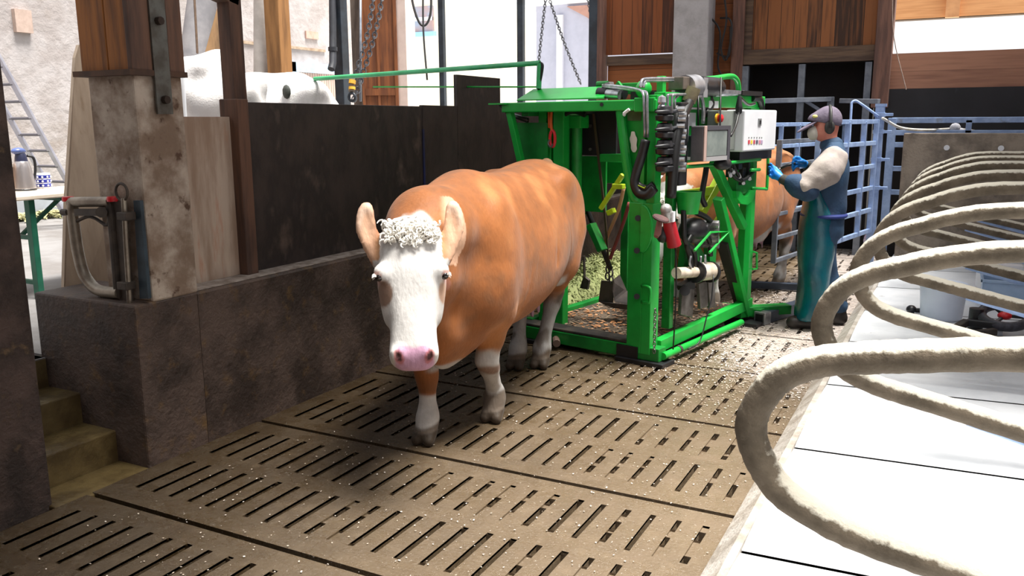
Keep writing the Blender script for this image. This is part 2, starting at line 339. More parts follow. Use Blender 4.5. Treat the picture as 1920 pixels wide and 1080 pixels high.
# far wall of the feed alley
M_plast = mat('rough_plaster', (182, 176, 176), (164, 156, 154), rough=.9, scale=2.5, bump=.8, bscale=9, c3=(148, 136, 128), s3=1.2, lo3=.55, hi3=.75)
S('wall_back', MB().span((-11.9, -6, .4), (-11.5, 16.8, 6)), M_plast)
S('trim_4', MB().span((-11.5, -6, .5), (-11.46, 12.8, .72)), mat('pale_plinth', (176, 184, 196), (160, 164, 172), scale=3))
S('trim_5', MB().span((-11.5, 9.5, 3.15), (-11.47, 14.0, 3.20)), mat('rust_stain_line', (150, 126, 104), (178, 160, 140), scale=8))
MB().box(onX(40, 40, -11.49), (.12, .24, .3)).build('wall_block', mat('pinkish_brick', (196, 172, 160), (180, 158, 146), scale=9), None, label='small pinkish brick block set in the rough plaster wall', cat='block', kind='structure')
MB().box(onX(584, 66, -11.49), (.05, .36, .14)).build('bare_brick_patch', mat('bare_brick', (204, 150, 132), (196, 170, 156), scale=9), None, label='patch of bare pink brick where plaster fell away', cat='patch', kind='structure')
dr = thing('door_1', 'pale ribbed wooden door in a light blue frame', 'door', (-11.48, 13.5, .5)); dr['kind'] = 'structure'
MB().span((-11.49, 13.0, .5), (-11.42, 14.25, 2.72)).build('door_leaf', planks('ribbed_door', (206, 182, 172), (190, 164, 154), .07, 'Y'), dr)
MB().span((-11.5, 12.85, .5), (-11.38, 13.0, 2.9)).span((-11.5, 14.25, .5), (-11.38, 14.4, 2.9)).span((-11.5, 12.85, 2.72), (-11.38, 14.4, 2.9)).build('door_frame', mat('light_blue_paint', (166, 190, 214), (180, 200, 218), scale=6), dr)
# ================================================================ REAR OF THE BARN AND WHAT LIES OUTSIDE
BW = 12.0
M_pl1 = planks('stained_planks', (140, 78, 40), (78, 44, 28), .15, 'X', .012, c3=(26, 17, 12))
M_pl2 = planks('dark_planks', (140, 86, 48), (60, 38, 26), .17, 'X', .012, c3=(22, 15, 11))
M_orange = planks('orange_boards', (150, 88, 46), (120, 70, 38), .3, 'Z', .012)
M_beam = mat('grey_brown_beam', (104, 82, 64), (74, 56, 46), scale=3, stretch=(.6, 6, 6), bump=.2, rough=.8)
M_post = mat('brown_post', (124, 88, 74), (92, 66, 58), scale=3, stretch=(6, 6, .6), bump=.2, rough=.8)
def bw(px, py, Y=BW): return onY(px, py, Y)
def panel(name, x0, y0, x1, y1, m, Y=BW, th=.08, **k):
    a = bw(x0, y0, Y); b = bw(x1, y1, Y); c = bw(x1, y0, Y)
    return MB().span((a.x, Y, min(b.z, a.z)), (b.x, Y+th, max(a.z, b.z))).build(name, m, None, kind='structure', **k)
TOP = -150
S('wall_back', MB().span((-4.75, BW+.04, 2.70), (-3.58, BW+.12, 5)), M_pl1)
panel('timber_rail', 1138, 106, 1282, 118, M_beam, BW-.02, .14, label='weathered grey rail below the left upper planks', cat='beam')
panel('orange_board', 1140, 118, 1282, 330, M_orange, BW+.03, .05, label='broad orange-brown boarding left of the concrete column', cat='panel')
cl = MB().span((-3.60, BW-.30, .0), (-3.12, BW+.1, 5)).build('concrete_column', mat('grey_column', (188, 184, 186), (160, 156, 156), scale=3, bump=.3, bscale=30, c3=(134, 126, 120), s3=4, lo3=.6, hi3=.8), None, label='square grey concrete column between the plank walls', cat='column', kind='structure', bevel=.015)
S('wall_back', MB().span((-3.12, BW+.03, .3), (-2.80, BW+.1, 5)), M_orange)
MB().span((-2.86, BW-.06, 0), (-2.70, BW+.1, 5)).build('timber_post', M_post, None, label='brown timber post left of the wide plank door', cat='post', kind='structure', bevel=.01)
MB().span((-1.06, BW-.1, 1.9), (-.86, BW+.1, 5)).build('timber_post', M_post, None, label='brown timber post right of the wide plank door', cat='post', kind='structure', bevel=.01)
sd = thing('door_2', 'wide sliding door of dark stained vertical planks above the black opening', 'door', (-1.9, BW, 2.5)); sd['kind'] = 'structure'
MB().span((-2.70, BW+.0, 2.66), (-1.06, BW+.05, 4.6)).build('plank_leaf', M_pl2, sd)
MB().span((-2.72, BW-.04, 2.49), (-1.04, BW+.08, 2.68)).build('bottom_rail', M_beam, sd)
MB().span((-2.70, BW-.02, 2.6), (-2.60, BW+.06, 4.6)).build('side_rail', M_beam, sd)
# black opening with galvanised frame
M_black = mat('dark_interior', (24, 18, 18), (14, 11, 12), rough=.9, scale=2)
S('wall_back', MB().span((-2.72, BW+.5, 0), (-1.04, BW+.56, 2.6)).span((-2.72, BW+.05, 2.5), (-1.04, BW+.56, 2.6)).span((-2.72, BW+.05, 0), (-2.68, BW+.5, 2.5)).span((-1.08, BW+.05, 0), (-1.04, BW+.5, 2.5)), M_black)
M_galv = mat('galvanised_steel', (164, 188, 228), (136, 160, 204), rough=.4, scale=9, metal=.2, bump=.05, c3=(118, 122, 130), s3=5, lo3=.62, hi3=.8)
M_galv2 = mat('dull_galvanised', (128, 134, 144), (98, 104, 116), rough=.5, scale=6, metal=.4)
for x, lb in ((-2.66, 'galvanised upright at the left side of the black opening'), (-1.93, 'galvanised upright in the middle of the black opening'), (-1.12, 'galvanised upright at the right side of the black opening')):
    MB().span((x-.04, BW-.05, 0), (x+.04, BW+.03, 2.47)).build('steel_upright', M_galv2, None, label=lb, cat='post', kind='structure')
# right: fascia, black curtain, bright strip, orange boarding beyond
M_fas = planks('fascia_boards', (172, 124, 100), (140, 98, 80), .22, 'Z', .006, c3=(90, 62, 52))
MB().span((-.86, BW-.03, 2.12), (4.5, BW+.04, 2.56)).build('fascia_board', M_fas, None, label='reddish brown fascia boarding under the bright gap', cat='panel', kind='structure')
MB().span((-1.02, BW-.04, 1.62), (4.5, BW+.02, 2.13)).build('rubber_curtain', mat('black_sheet', (30, 28, 34), (20, 19, 24), rough=.6, scale=3, c3=(62, 62, 70), s3=3, lo3=.68, hi3=.82), None, label='black rubber sheet under the brown fascia', cat='panel', kind='structure')
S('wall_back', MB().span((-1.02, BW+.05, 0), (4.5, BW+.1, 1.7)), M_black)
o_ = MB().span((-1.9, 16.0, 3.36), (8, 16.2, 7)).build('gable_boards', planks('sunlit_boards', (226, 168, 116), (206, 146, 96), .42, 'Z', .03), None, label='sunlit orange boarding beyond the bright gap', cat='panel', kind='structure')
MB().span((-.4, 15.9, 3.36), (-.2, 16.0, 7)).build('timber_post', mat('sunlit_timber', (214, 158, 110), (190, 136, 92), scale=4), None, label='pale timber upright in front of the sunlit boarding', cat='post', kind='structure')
mat('white_render', (245, 246, 248), (236, 238, 240), scale=3)
MB().tube(smooth_path([onY(1673, -20, 11.6), onY(1676, 70, 11.6), onY(1699, 168, 11.6)], 5), .006, 5).build('thin_rope', mat('pale_cord', (160, 140, 130), (130, 112, 100), scale=20), None, label='thin pale rope hanging in front of the right fascia', cat='rope')
# cable loop beside the column
cb = MB()
for q in ([(1358, -10), (1362, 40), (1352, 90), (1362, 112), (1372, 60), (1368, 36), (1350, 34)], [(1344, 100), (1360, 106), (1368, 100), (1370, 50)], [(1330, 30), (1350, 60), (1346, 120), (1352, 140)]):
    cb.tube(smooth_path([onY(a, b, BW-.1) for a, b in q], 5), .014, 6)
cb.build('power_cable', mat('black_cable', (30, 28, 30), rough=.5), None, label='black cable looped on the boards beside the concrete column', cat='cable')
# left of the planks: open side with steel posts, outside wall and houses
M_steel = mat('dark_blue_steel', (52, 60, 70), (38, 42, 48), rough=.5, scale=4, metal=.3)
def upright(px, py, D, w, name, m, lb, cat='post', top=5.0, base=.5, **k):
    p = atD(px, py, D); return MB().span((p.x-w/2, p.y-w/2, base), (p.x+w/2, p.y+w/2, top)).build(name, m, None, label=lb, cat=cat, kind='structure', bevel=.008, **k)
MB().span((-4.92, BW-.1, 0), (-4.78, BW+.1, 5)).build('steel_column', M_steel, None, label='dark steel column at the left end of the plank wall', cat='column', kind='structure', bevel=.008)
MB().span((-4.80, BW-.1, 0), (-4.70, BW+.12, 5)).build('timber_post', M_post, None, label='narrow brown timber beside the dark steel column', cat='post', kind='structure', bevel=.008)
upright(639, 80, 13.2, .17, 'steel_column', M_steel, 'blue-black steel column in front of the pale far wall')
upright(829, 80, 13.0, .085, 'steel_column', M_steel, 'thin black steel column before the glaring yard')
upright(977, 80, 12.6, .095, 'steel_column', M_steel, 'thin black steel column nearest the green machine')
# rain pipe ending above the wall
dp = MB(); q = [atD(623, -60, 13.0), atD(624, 60, 13.0), atD(624, 118, 13.0), atD(621, 130, 12.95)]
dp.tube(q, .055, 12).lathe(atD(624, 92, 13.0), [(.06, -.03), (.07, -.03), (.07, .03), (.06, .03)], 12)
dp.build('drain_pipe', mat('black_drain', (48, 50, 58), (36, 38, 44), rough=.6), None, smooth='auto', label='black drain pipe ending beside the blue-black column', cat='pipe', kind='structure')
# wooden side door and lit wall end
a = atD(664, 0, 15.5); b = atD(742, 0, 15.5)
wd = thing('door_3', 'brown wooden barn door standing open by the yard', 'door', (a.x, a.y, .5)); wd['kind'] = 'structure'
u = (b-a); u.z = 0; u.normalize(); nrm = Vector((-u.y, u.x, 0)); ln = (Vector((b.x, b.y, 0))-Vector((a.x, a.y, 0))).length
A = Vector((a.x, a.y, .5))
M_dr = mat('door_brown', (134, 78, 40), (98, 54, 28), scale=2.5, stretch=(5, 5, .5), rough=.7, c3=(60, 34, 20), s3=4, lo3=.58, hi3=.8)
MB().prism([A+u*.12*ln, A+u*ln, A+u*ln+nrm*.06, A+u*.12*ln+nrm*.06], (0, 0, 4.2)).build('door_leaf', M_dr, wd)
for t0, t1 in ((.12, .2), (.50, .56), (.92, 1.0)):
    MB().prism([A+u*t0*ln-nrm*.03, A+u*t1*ln-nrm*.03, A+u*t1*ln, A+u*t0*ln], (0, 0, 4.2)).build('stile', M_dr, wd, bevel=.008)
for z in (1.75, 3.75): MB().prism([A+u*.2*ln-nrm*.035+Vector((0, 0, z)), A+u*.92*ln-nrm*.035+Vector((0, 0, z)), A+u*.92*ln+Vector((0, 0, z)), A+u*.2*ln+Vector((0, 0, z))], (0, 0, .12)).build('cross_rail', M_dr, wd)
MB().prism([A-u*.15*ln+nrm*.2, A+u*.12*ln+nrm*.2, A+u*.12*ln+nrm*.3, A-u*.15*ln+nrm*.3], (0, 0, 4.4)).build('door_reveal', mat('grey_reveal', (112, 98, 88), (70, 58, 50), scale=2, stretch=(4, 4, .6)), wd)
MB().cyl(atD(676, -40, 15.0), atD(676, 190, 15.0), .022, 8).build('steel_pole', M_galv2, None, smooth=True, label='slim grey pole in front of the brown barn door', cat='pole')
p = atD(753, 80, 15.6); MB().span((p.x-.10, p.y, .5), (p.x+.10, p.y+.3, 6)).build('wall_end', mat('pale_pink_render', (236, 214, 204), (224, 202, 192), scale=4), None, label='pale pink wall end beside the brown barn door', cat='wall', kind='structure')
# chains hanging in front of the door
M_chain = mat('chain_steel', (104, 106, 112), (72, 72, 78), metal=.6, rough=.45, scale=20)
def chain(name, pts, r, lb, wire=.011, D=None):
    P = smooth_path(pts, 14); L_ = [0]
    for i in range(1, len(P)): L_.append(L_[-1]+(P[i]-P[i-1]).length)
    mb = MB(); s = 0; k = 0
    while s < L_[-1]:
        i = max(j for j in range(len(L_)) if L_[j] <= s); j = min(i+1, len(P)-1); t = 0 if j == i else (s-L_[i])/(L_[j]-L_[i]+1e-9)
        c = P[i].lerp(P[j], t); d = (P[j]-P[i]).normalized() if j > i else (P[i]-P[i-1]).normalized(); sd_ = d.orthogonal().normalized()
        if k % 2: sd_ = d.cross(sd_)
        mb.tube([c + d*(r*1.5*math.cos(a)) + sd_*(r*math.sin(a)) for a in [2*math.pi*q/8 for q in range(8)]], wire, 5, closed=True); s += r*2.1; k += 1
    return mb.build(name, M_chain, None, label=lb, cat='chain')
chain('hanging_chain', [atD(705, -40, 13.0), atD(690, 60, 13.0), atD(670, 130, 13.0), atD(668, 150, 13.05)], .035, 'left of the two steel chains by the brown barn door')
chain('hanging_chain', [atD(722, -40, 13.1), atD(704, 60, 13.1), atD(672, 165, 13.1), atD(664, 186, 13.1)], .035, 'right of the two steel chains by the brown barn door')
chain('hanging_chain', [atD(1024, -10, 13.8), atD(1016, 60, 13.8), atD(1010, 118, 13.8)], .022, 'nearly upright chain at the left edge of the grey house wall', .008)
chain('hanging_chain', [atD(1032, 4, 14.2), atD(1058, 80, 14.2), atD(1090, 160, 14.2)], .022, 'slanting chain across the grey house wall', .008)
chain('hanging_chain', [atD(1103, 0, 13.0), atD(1112, 60, 13.0), atD(1117, 110, 13.0)], .02, 'short chain close to the dark steel column', .008)
wt = thing('pulley_weight', 'small yellow and grey pulley weight on the barn door chain', 'pulley', tuple(atD(660, 190, 13.0)))
MB().cyl(atD(660, 142, 12.95), atD(659, 172, 12.95), .045, 12).build('weight_body', mat('grey_weight', (122, 112, 104), (96, 88, 82), scale=9), wt, smooth='auto')
MB().cyl(atD(661, 150, 12.93), atD(660, 157, 12.93), .052, 12).cyl(atD(660, 163, 12.93), atD(660, 168, 12.93), .052, 12).build('yellow_band', mat('yellow_paint', (226, 172, 50), (200, 150, 50), scale=9), wt)
MB().tube([atD(660, 182, 12.95)+Vector((.06*math.cos(t), 0, .06*math.sin(t))) for t in [2*math.pi*i/12 for i in range(12)]], .022, 6, closed=True).build('pulley_ring', M_steel, wt, smooth=True)
# rubber cable loops
M_cab = mat('black_cable2', (34, 32, 34), rough=.5)
MB().tube(smooth_path([atD(768, -30, 14.0), atD(776, 15, 14), atD(788, 45, 14), atD(800, 45, 14), atD(808, 20, 14), atD(808, -30, 14)], 6), .02, 7).build('cable_loop', M_cab, None, smooth=True, label='black cable hanging in a loop against the bright yard', cat='cable')
MB().tube(smooth_path([atD(793, -30, 13.9), atD(794, 60, 13.9), atD(801, 150, 13.9)], 6), .016, 7).build('hanging_cable', M_cab, None, smooth=True, label='single black cable hanging straight through the cable loop', cat='cable')
# diagonal brace, slim timber and duct behind the sacks
MB().bar(atD(394, 130, 9.5), atD(438, -30, 9.5), .16, .14, FW).build('diagonal_brace', mat('old_timber', (150, 116, 80), (110, 84, 58), scale=2, stretch=(5, 5, .5), rough=.8), None, label='leaning timber brace behind the white sacks', cat='brace', kind='structure', bevel=.008)
p = atD(516, 0, 12.6); MB().span((p.x-.14, p.y-.1, .5), (p.x+.14, p.y+.14, 5)).build('timber_post', mat('tan_timber', (158, 112, 66), (120, 82, 46), scale=2, stretch=(5, 5, .5), rough=.8), None, label='tan square timber post against the far wall', cat='post', kind='structure', bevel=.01)
MB().cyl(atD(492, -40, 13.0), atD(492, 140, 13.0), .13, 16).build('grey_duct', mat('duct_grey', (190, 182, 176), (168, 160, 154), scale=3), None, smooth='auto', label='pale round duct beside the tan timber post', cat='duct', kind='structure')
MB().cyl(atD(388, -60, 12.0), atD(362, 128, 12.0), .2, 16).build('grey_duct', mat('duct_grey2', (150, 146, 148), (124, 122, 126), scale=3), None, smooth='auto', label='leaning dull grey duct left of the brace', cat='duct', kind='structure')
MB().tube([atD(363, -30, 9), atD(368, 60, 9), atD(370, 100, 9)], .012, 6).build('rope', mat('brown_rope', (100, 78, 60), (80, 60, 46), scale=30), None, label='thin brown rope hanging beside the timber casing', cat='rope')
# yard and houses outside
S('ground', MB().span((-60, 12.6, -.3), (60, 90, .45)), mat('bright_gravel', (222, 220, 214), (206, 203, 196), scale=2))
hs = thing('building', 'light grey house with a brown gable edge across the yard', 'building', tuple(onY(1065, 190, 24.0)))
a = onY(1005, 12, 24.0); b = onY(1165, 4, 24.0)
MB().span((a.x, 24.0, .4), (b.x+2, 30, a.z)).build('wall', mat('lilac_render', (176, 178, 196), (168, 170, 188), scale=3), hs)
MB().span((a.x-.6, 23.6, a.z), (b.x+2, 30.5, a.z+1.4)).build('roof_edge', mat('white_eaves', (240, 240, 244), (230, 230, 236), scale=3), hs)
q = [onY(1062, 12, 23.9), onY(1125, 8, 23.9), onY(1125, 52, 23.9), onY(1100, 32, 23.9)]
MB().prism(q, (0, .1, 0)).build('verge_board', mat('brown_verge', (176, 136, 124), (160, 122, 112), scale=3), hs)
MB().span((onY(1049, 20, 23.9).x-.1, 23.9, .5), (onY(1049, 20, 23.9).x+.1, 24.0, a.z-.3)).build('downpipe', mat('pale_pipe', (206, 208, 218), scale=3), hs)
hy = thing('building', 'pale yellow house glowing in the sun beyond the thin black column', 'building', tuple(onY(860, 190, 27.0)))
a = onY(762, 0, 27.0); b = onY(892, 0, 27.0)
MB().span((a.x, 27, .4), (b.x, 34, 8)).build('wall', mat('yellow_render', (254, 246, 226), (253, 242, 216), scale=1.2), hy)
q0 = onY(764, 62, 26.9); q1 = onY(810, 10, 26.9)
wn = MB().span((q0.x, 26.9, q0.z), (q1.x, 27.05, q1.z)).build('window', mat('blue_window', (150, 166, 190), (176, 150, 150), scale=1.5), hy)
MB().span((q0.x-.1, 26.8, q0.z-.15), (q1.x+.1, 27, q0.z)).build('sill', mat('pale_blue_sill', (150, 196, 226), scale=2), wn)
MB().span((q0.x, 26.84, (q0.z+q1.z)/2-.06), (q1.x, 26.95, (q0.z+q1.z)/2+.06)).build('glazing_bar', mat('white_eaves', (240, 240, 244)), wn)
#S('wall_outside', MB().span((onY(892, 0, 29).x-1, 29, .4), (onY(1010, 0, 29).x+1, 29.3, 9)), MATS['white_render'])
# ceiling pieces out of view, shaped and placed to shade floor and beds
S('shade_wall_front', MB().span((-12, -4.6, 0), (6, -4.5, 5)), M_pl2)  # unseen wall added behind the camera to cut the fill light
S('shade_wall_right', MB().span((3.6, -6.6, 0), (3.7, 10.8, 2.6)), M_pl2)  # unseen wall added to hold back sky light from the right
S('shade_ceiling', MB().span((-3.9, -7, 5.0), (-1.6, 12.6, 5.15)).span((-1.6, -7, 5.0), (-.6, 2.3, 5.15)).span((4.2, -7, 5.0), (8, 12.6, 5.15)).span((.7, 4.9, 4.9), (4.2, 12.6, 5.05)), mat('roof_boards', (120, 92, 66), (92, 68, 48), scale=3))
# ================================================================ BODIES: one continuous surface grown from joint chains and cross-sections
def smin(a, b, k):
    if k <= 0: return np.minimum(a, b)
    h = np.clip(.5+.5*(b-a)/k, 0, 1); return b+(a-b)*h - k*h*(1-h)
def dense(xs, ys, n=12):
    X = []; Y = []
    P = smooth_path([(x, y, 0) for x, y in zip(xs, ys)], n)
    return np.array([p.x for p in P]), np.array([p.y for p in P])
class Field:
    def __init__(self, lo, hi, h):
        self.lo = np.array(lo, np.float32); self.h = h; n = [int((hi[i]-lo[i])/h)+1 for i in range(3)]
        self.ax = [self.lo[i]+h*np.arange(n[i], dtype=np.float32) for i in range(3)]; self.F = np.full(n, 1.0, np.float32)
    def sub(self, lo, hi):
        sl_ = []
        for i in range(3):
            a = int(max(0, math.floor((lo[i]-self.lo[i])/self.h))); b = int(min(len(self.ax[i]), math.ceil((hi[i]-self.lo[i])/self.h)+1)); sl_.append(slice(a, max(b, a)))
        X, Y, Z = np.meshgrid(self.ax[0][sl_[0]], self.ax[1][sl_[1]], self.ax[2][sl_[2]], indexing='ij'); return tuple(sl_), X, Y, Z
    def put(self, lo, hi, fn, k, mode='add', pad=.06):
        s, X, Y, Z = self.sub([v-pad-k for v in lo], [v+pad+k for v in hi])
        if X.size == 0: return
        d = fn(X, Y, Z)
        if mode == 'add': self.F[s] = smin(self.F[s], d, k)
        else: self.F[s] = -smin(-self.F[s], d, k)
    def cone(self, p0, p1, r0, r1, k=.03, mode='add'):
        p0 = np.array(p0, np.float32); p1 = np.array(p1, np.float32); d = p1-p0; L2 = float(d@d)+1e-9; r = max(r0, r1)
        def fn(X, Y, Z):
            t = np.clip(((X-p0[0])*d[0]+(Y-p0[1])*d[1]+(Z-p0[2])*d[2])/L2, 0, 1)
            return np.sqrt((X-p0[0]-t*d[0])**2+(Y-p0[1]-t*d[1])**2+(Z-p0[2]-t*d[2])**2)-(r0+(r1-r0)*t)
        self.put(np.minimum(p0, p1)-r, np.maximum(p0, p1)+r, fn, k, mode)
    def chain(self, pts, rs, k=.03):
        for i in range(len(pts)-1): self.cone(pts[i], pts[i+1], rs[i], rs[i+1], k)
    def ell(self, c, r, k=.03, mode='add', M=None):
        c = np.array(c, np.float32); r = np.array(r, np.float32); R_ = float(max(r)); M = None if M is None else np.array(M, np.float32)
        def fn(X, Y, Z):
            x, y, z = X-c[0], Y-c[1], Z-c[2]
            if M is not None: x, y, z = M[0, 0]*x+M[0, 1]*y+M[0, 2]*z, M[1, 0]*x+M[1, 1]*y+M[1, 2]*z, M[2, 0]*x+M[2, 1]*y+M[2, 2]*z
            k0 = np.sqrt((x/r[0])**2+(y/r[1])**2+(z/r[2])**2); k1 = np.sqrt((x/r[0]**2)**2+(y/r[1]**2)**2+(z/r[2]**2)**2)+1e-6
            return k0*(k0-1)/k1
        self.put(c-R_, c+R_, fn, k, mode)
    def loft(self, O, A, B, N, secs, k=.03, ex=2.3, egg=0.0):
        """sections along axis A from O: (s, half width along B, front along N, back along N)"""
        O = np.array(O, np.float32); A, B, N = [np.array(v, np.float32) for v in (A, B, N)]
        s_ = [q[0] for q in secs]; xs, w_ = dense(s_, [q[1] for q in secs]); _, f_ = dense(s_, [q[2] for q in secs]); _, b_ = dense(s_, [q[3] for q in secs])
        pts = [O+A*q[0]+B*sgn*q[1]+N*v for q in secs for sgn in (-1, 1) for v in (q[2], q[3])]; lo = np.min(pts, 0); hi = np.max(pts, 0)
        def fn(X, Y, Z):
            x, y, z = X-O[0], Y-O[1], Z-O[2]
            s = x*A[0]+y*A[1]+z*A[2]; b = x*B[0]+y*B[1]+z*B[2]; n = x*N[0]+y*N[1]+z*N[2]
            sc = np.clip(s, xs[0], xs[-1]); w = np.interp(sc, xs, w_); f = np.interp(sc, xs, f_); g = np.interp(sc, xs, b_)
            c = (f+g)/2; hh = np.maximum((f-g)/2, 1e-3); zr = (n-c)/hh
            w = w*(1-egg*np.clip(zr, -1, 1)); w = np.maximum(w, 1e-3)
            q = (np.abs(b/w)**ex+np.abs(zr)**ex)**(1/ex); d = (q-1)*np.minimum(w, hh); e = s-sc
            return np.where(e == 0, d, np.sqrt(np.maximum(d, 0)**2+e*e)).astype(np.float32)
        self.put(lo, hi, fn, k)
    def mesh(self, smooth=2):
        F = self.F; n = F.shape; ins = F < 0
        cnt = np.zeros([m-1 for m in n], np.int8); cs = [(i, j, k) for i in (0, 1) for j in (0, 1) for k in (0, 1)]
        V = lambda a, c: a[c[0]:n[0]-1+c[0], c[1]:n[1]-1+c[1], c[2]:n[2]-1+c[2]]
        for c in cs: cnt += V(ins, c)
        act = (cnt > 0) & (cnt < 8); ii = np.argwhere(act); idx = np.full(act.shape, -1, np.int64); idx[act] = np.arange(len(ii))
        acc = np.zeros((len(ii), 3), np.float64); num = np.zeros(len(ii))
        for a in cs:
            for ax in range(3):
                if a[ax]: continue
                b = list(a); b[ax] = 1
                fa = F[ii[:, 0]+a[0], ii[:, 1]+a[1], ii[:, 2]+a[2]]; fb = F[ii[:, 0]+b[0], ii[:, 1]+b[1], ii[:, 2]+b[2]]
                m = (fa < 0) != (fb < 0); t = np.where(m, fa/np.where(fa-fb == 0, 1, fa-fb), 0); p = np.tile(np.array(a, float), (len(ii), 1)); p[:, ax] = t
                acc[m] += p[m]; num[m] += 1
        P = self.lo + self.h*(ii + acc/num[:, None]); Q = []
        for ax in range(3):
            u, v = [(1, 2), (2, 0), (0, 1)][ax]
            s0 = [slice(None)]*3; s1 = [slice(None)]*3; s0[ax] = slice(0, -1); s1[ax] = slice(1, None)
            e = ins[tuple(s0)] != ins[tuple(s1)]; g = np.argwhere(e)
            g = g[(g[:, u] > 0) & (g[:, v] > 0) & (g[:, u] < n[u]-1) & (g[:, v] < n[v]-1)]
            o = np.zeros(3, int)
            def at(du, dv): h_ = g.copy(); h_[:, u] += du; h_[:, v] += dv; return idx[h_[:, 0], h_[:, 1], h_[:, 2]]
            q = np.stack([at(-1, -1), at(0, -1), at(0, 0), at(-1, 0)], 1); fl_ = ~ins[tuple(g.T)]
            q[fl_] = q[fl_][:, ::-1]; Q.append(q)
        Q = np.concatenate(Q); Q = Q[(Q >= 0).all(1)]
        E = np.concatenate([Q[:, [0, 1]], Q[:, [1, 2]], Q[:, [2, 3]], Q[:, [3, 0]]])
        for _ in range(smooth):
            A_ = np.zeros_like(P); c = np.zeros(len(P))
            for d in range(3):
                A_[:, d] = np.bincount(E[:, 0], P[E[:, 1], d], len(P)) + np.bincount(E[:, 1], P[E[:, 0], d], len(P))
            c = np.bincount(E[:, 0], minlength=len(P)) + np.bincount(E[:, 1], minlength=len(P)); P = P*.45+.55*A_/np.maximum(c, 1)[:, None]
        return P, Q
def np_mesh(name, P, Q, m, parent, M=None, colors=None):
    """M: matrix from the field's space to world; parent's root frame is taken out again"""
    rt = root_of(parent); T = FRAME[rt.name].inverted() @ (M or Matrix())
    Tn = np.array(T); P2 = P @ Tn[:3, :3].T + Tn[:3, 3]
    me = bpy.data.meshes.new(name); me.from_pydata(P2.tolist(), [], Q.tolist()); me.update(); me.materials.append(m)
    me.polygons.foreach_set('use_smooth', [True]*len(me.polygons))
    if colors is not None:
        at = me.color_attributes.new('coat', 'FLOAT_COLOR', 'POINT'); at.data.foreach_set('color', np.concatenate([colors, np.ones((len(colors), 1))], 1).astype(np.float32).ravel())
    o = bpy.data.objects.new(name, me); COL.objects.link(o); o.parent = parent; return o
def wob(P, f, s=0.0): return (np.sin(P[:, 0]*f+s+2*np.sin(P[:, 1]*f*.7))+np.sin(P[:, 1]*f*1.3+1.7*s+1.5*np.sin(P[:, 2]*f*.8))+np.sin(P[:, 2]*f*1.1+2.1+np.sin(P[:, 0]*f*.9)))/3
def sst(x, a, b): t = np.clip((x-a)/(b-a), 0, 1); return t*t*(3-2*t)
def unit(v): v = np.array(v, float); return v/np.linalg.norm(v)

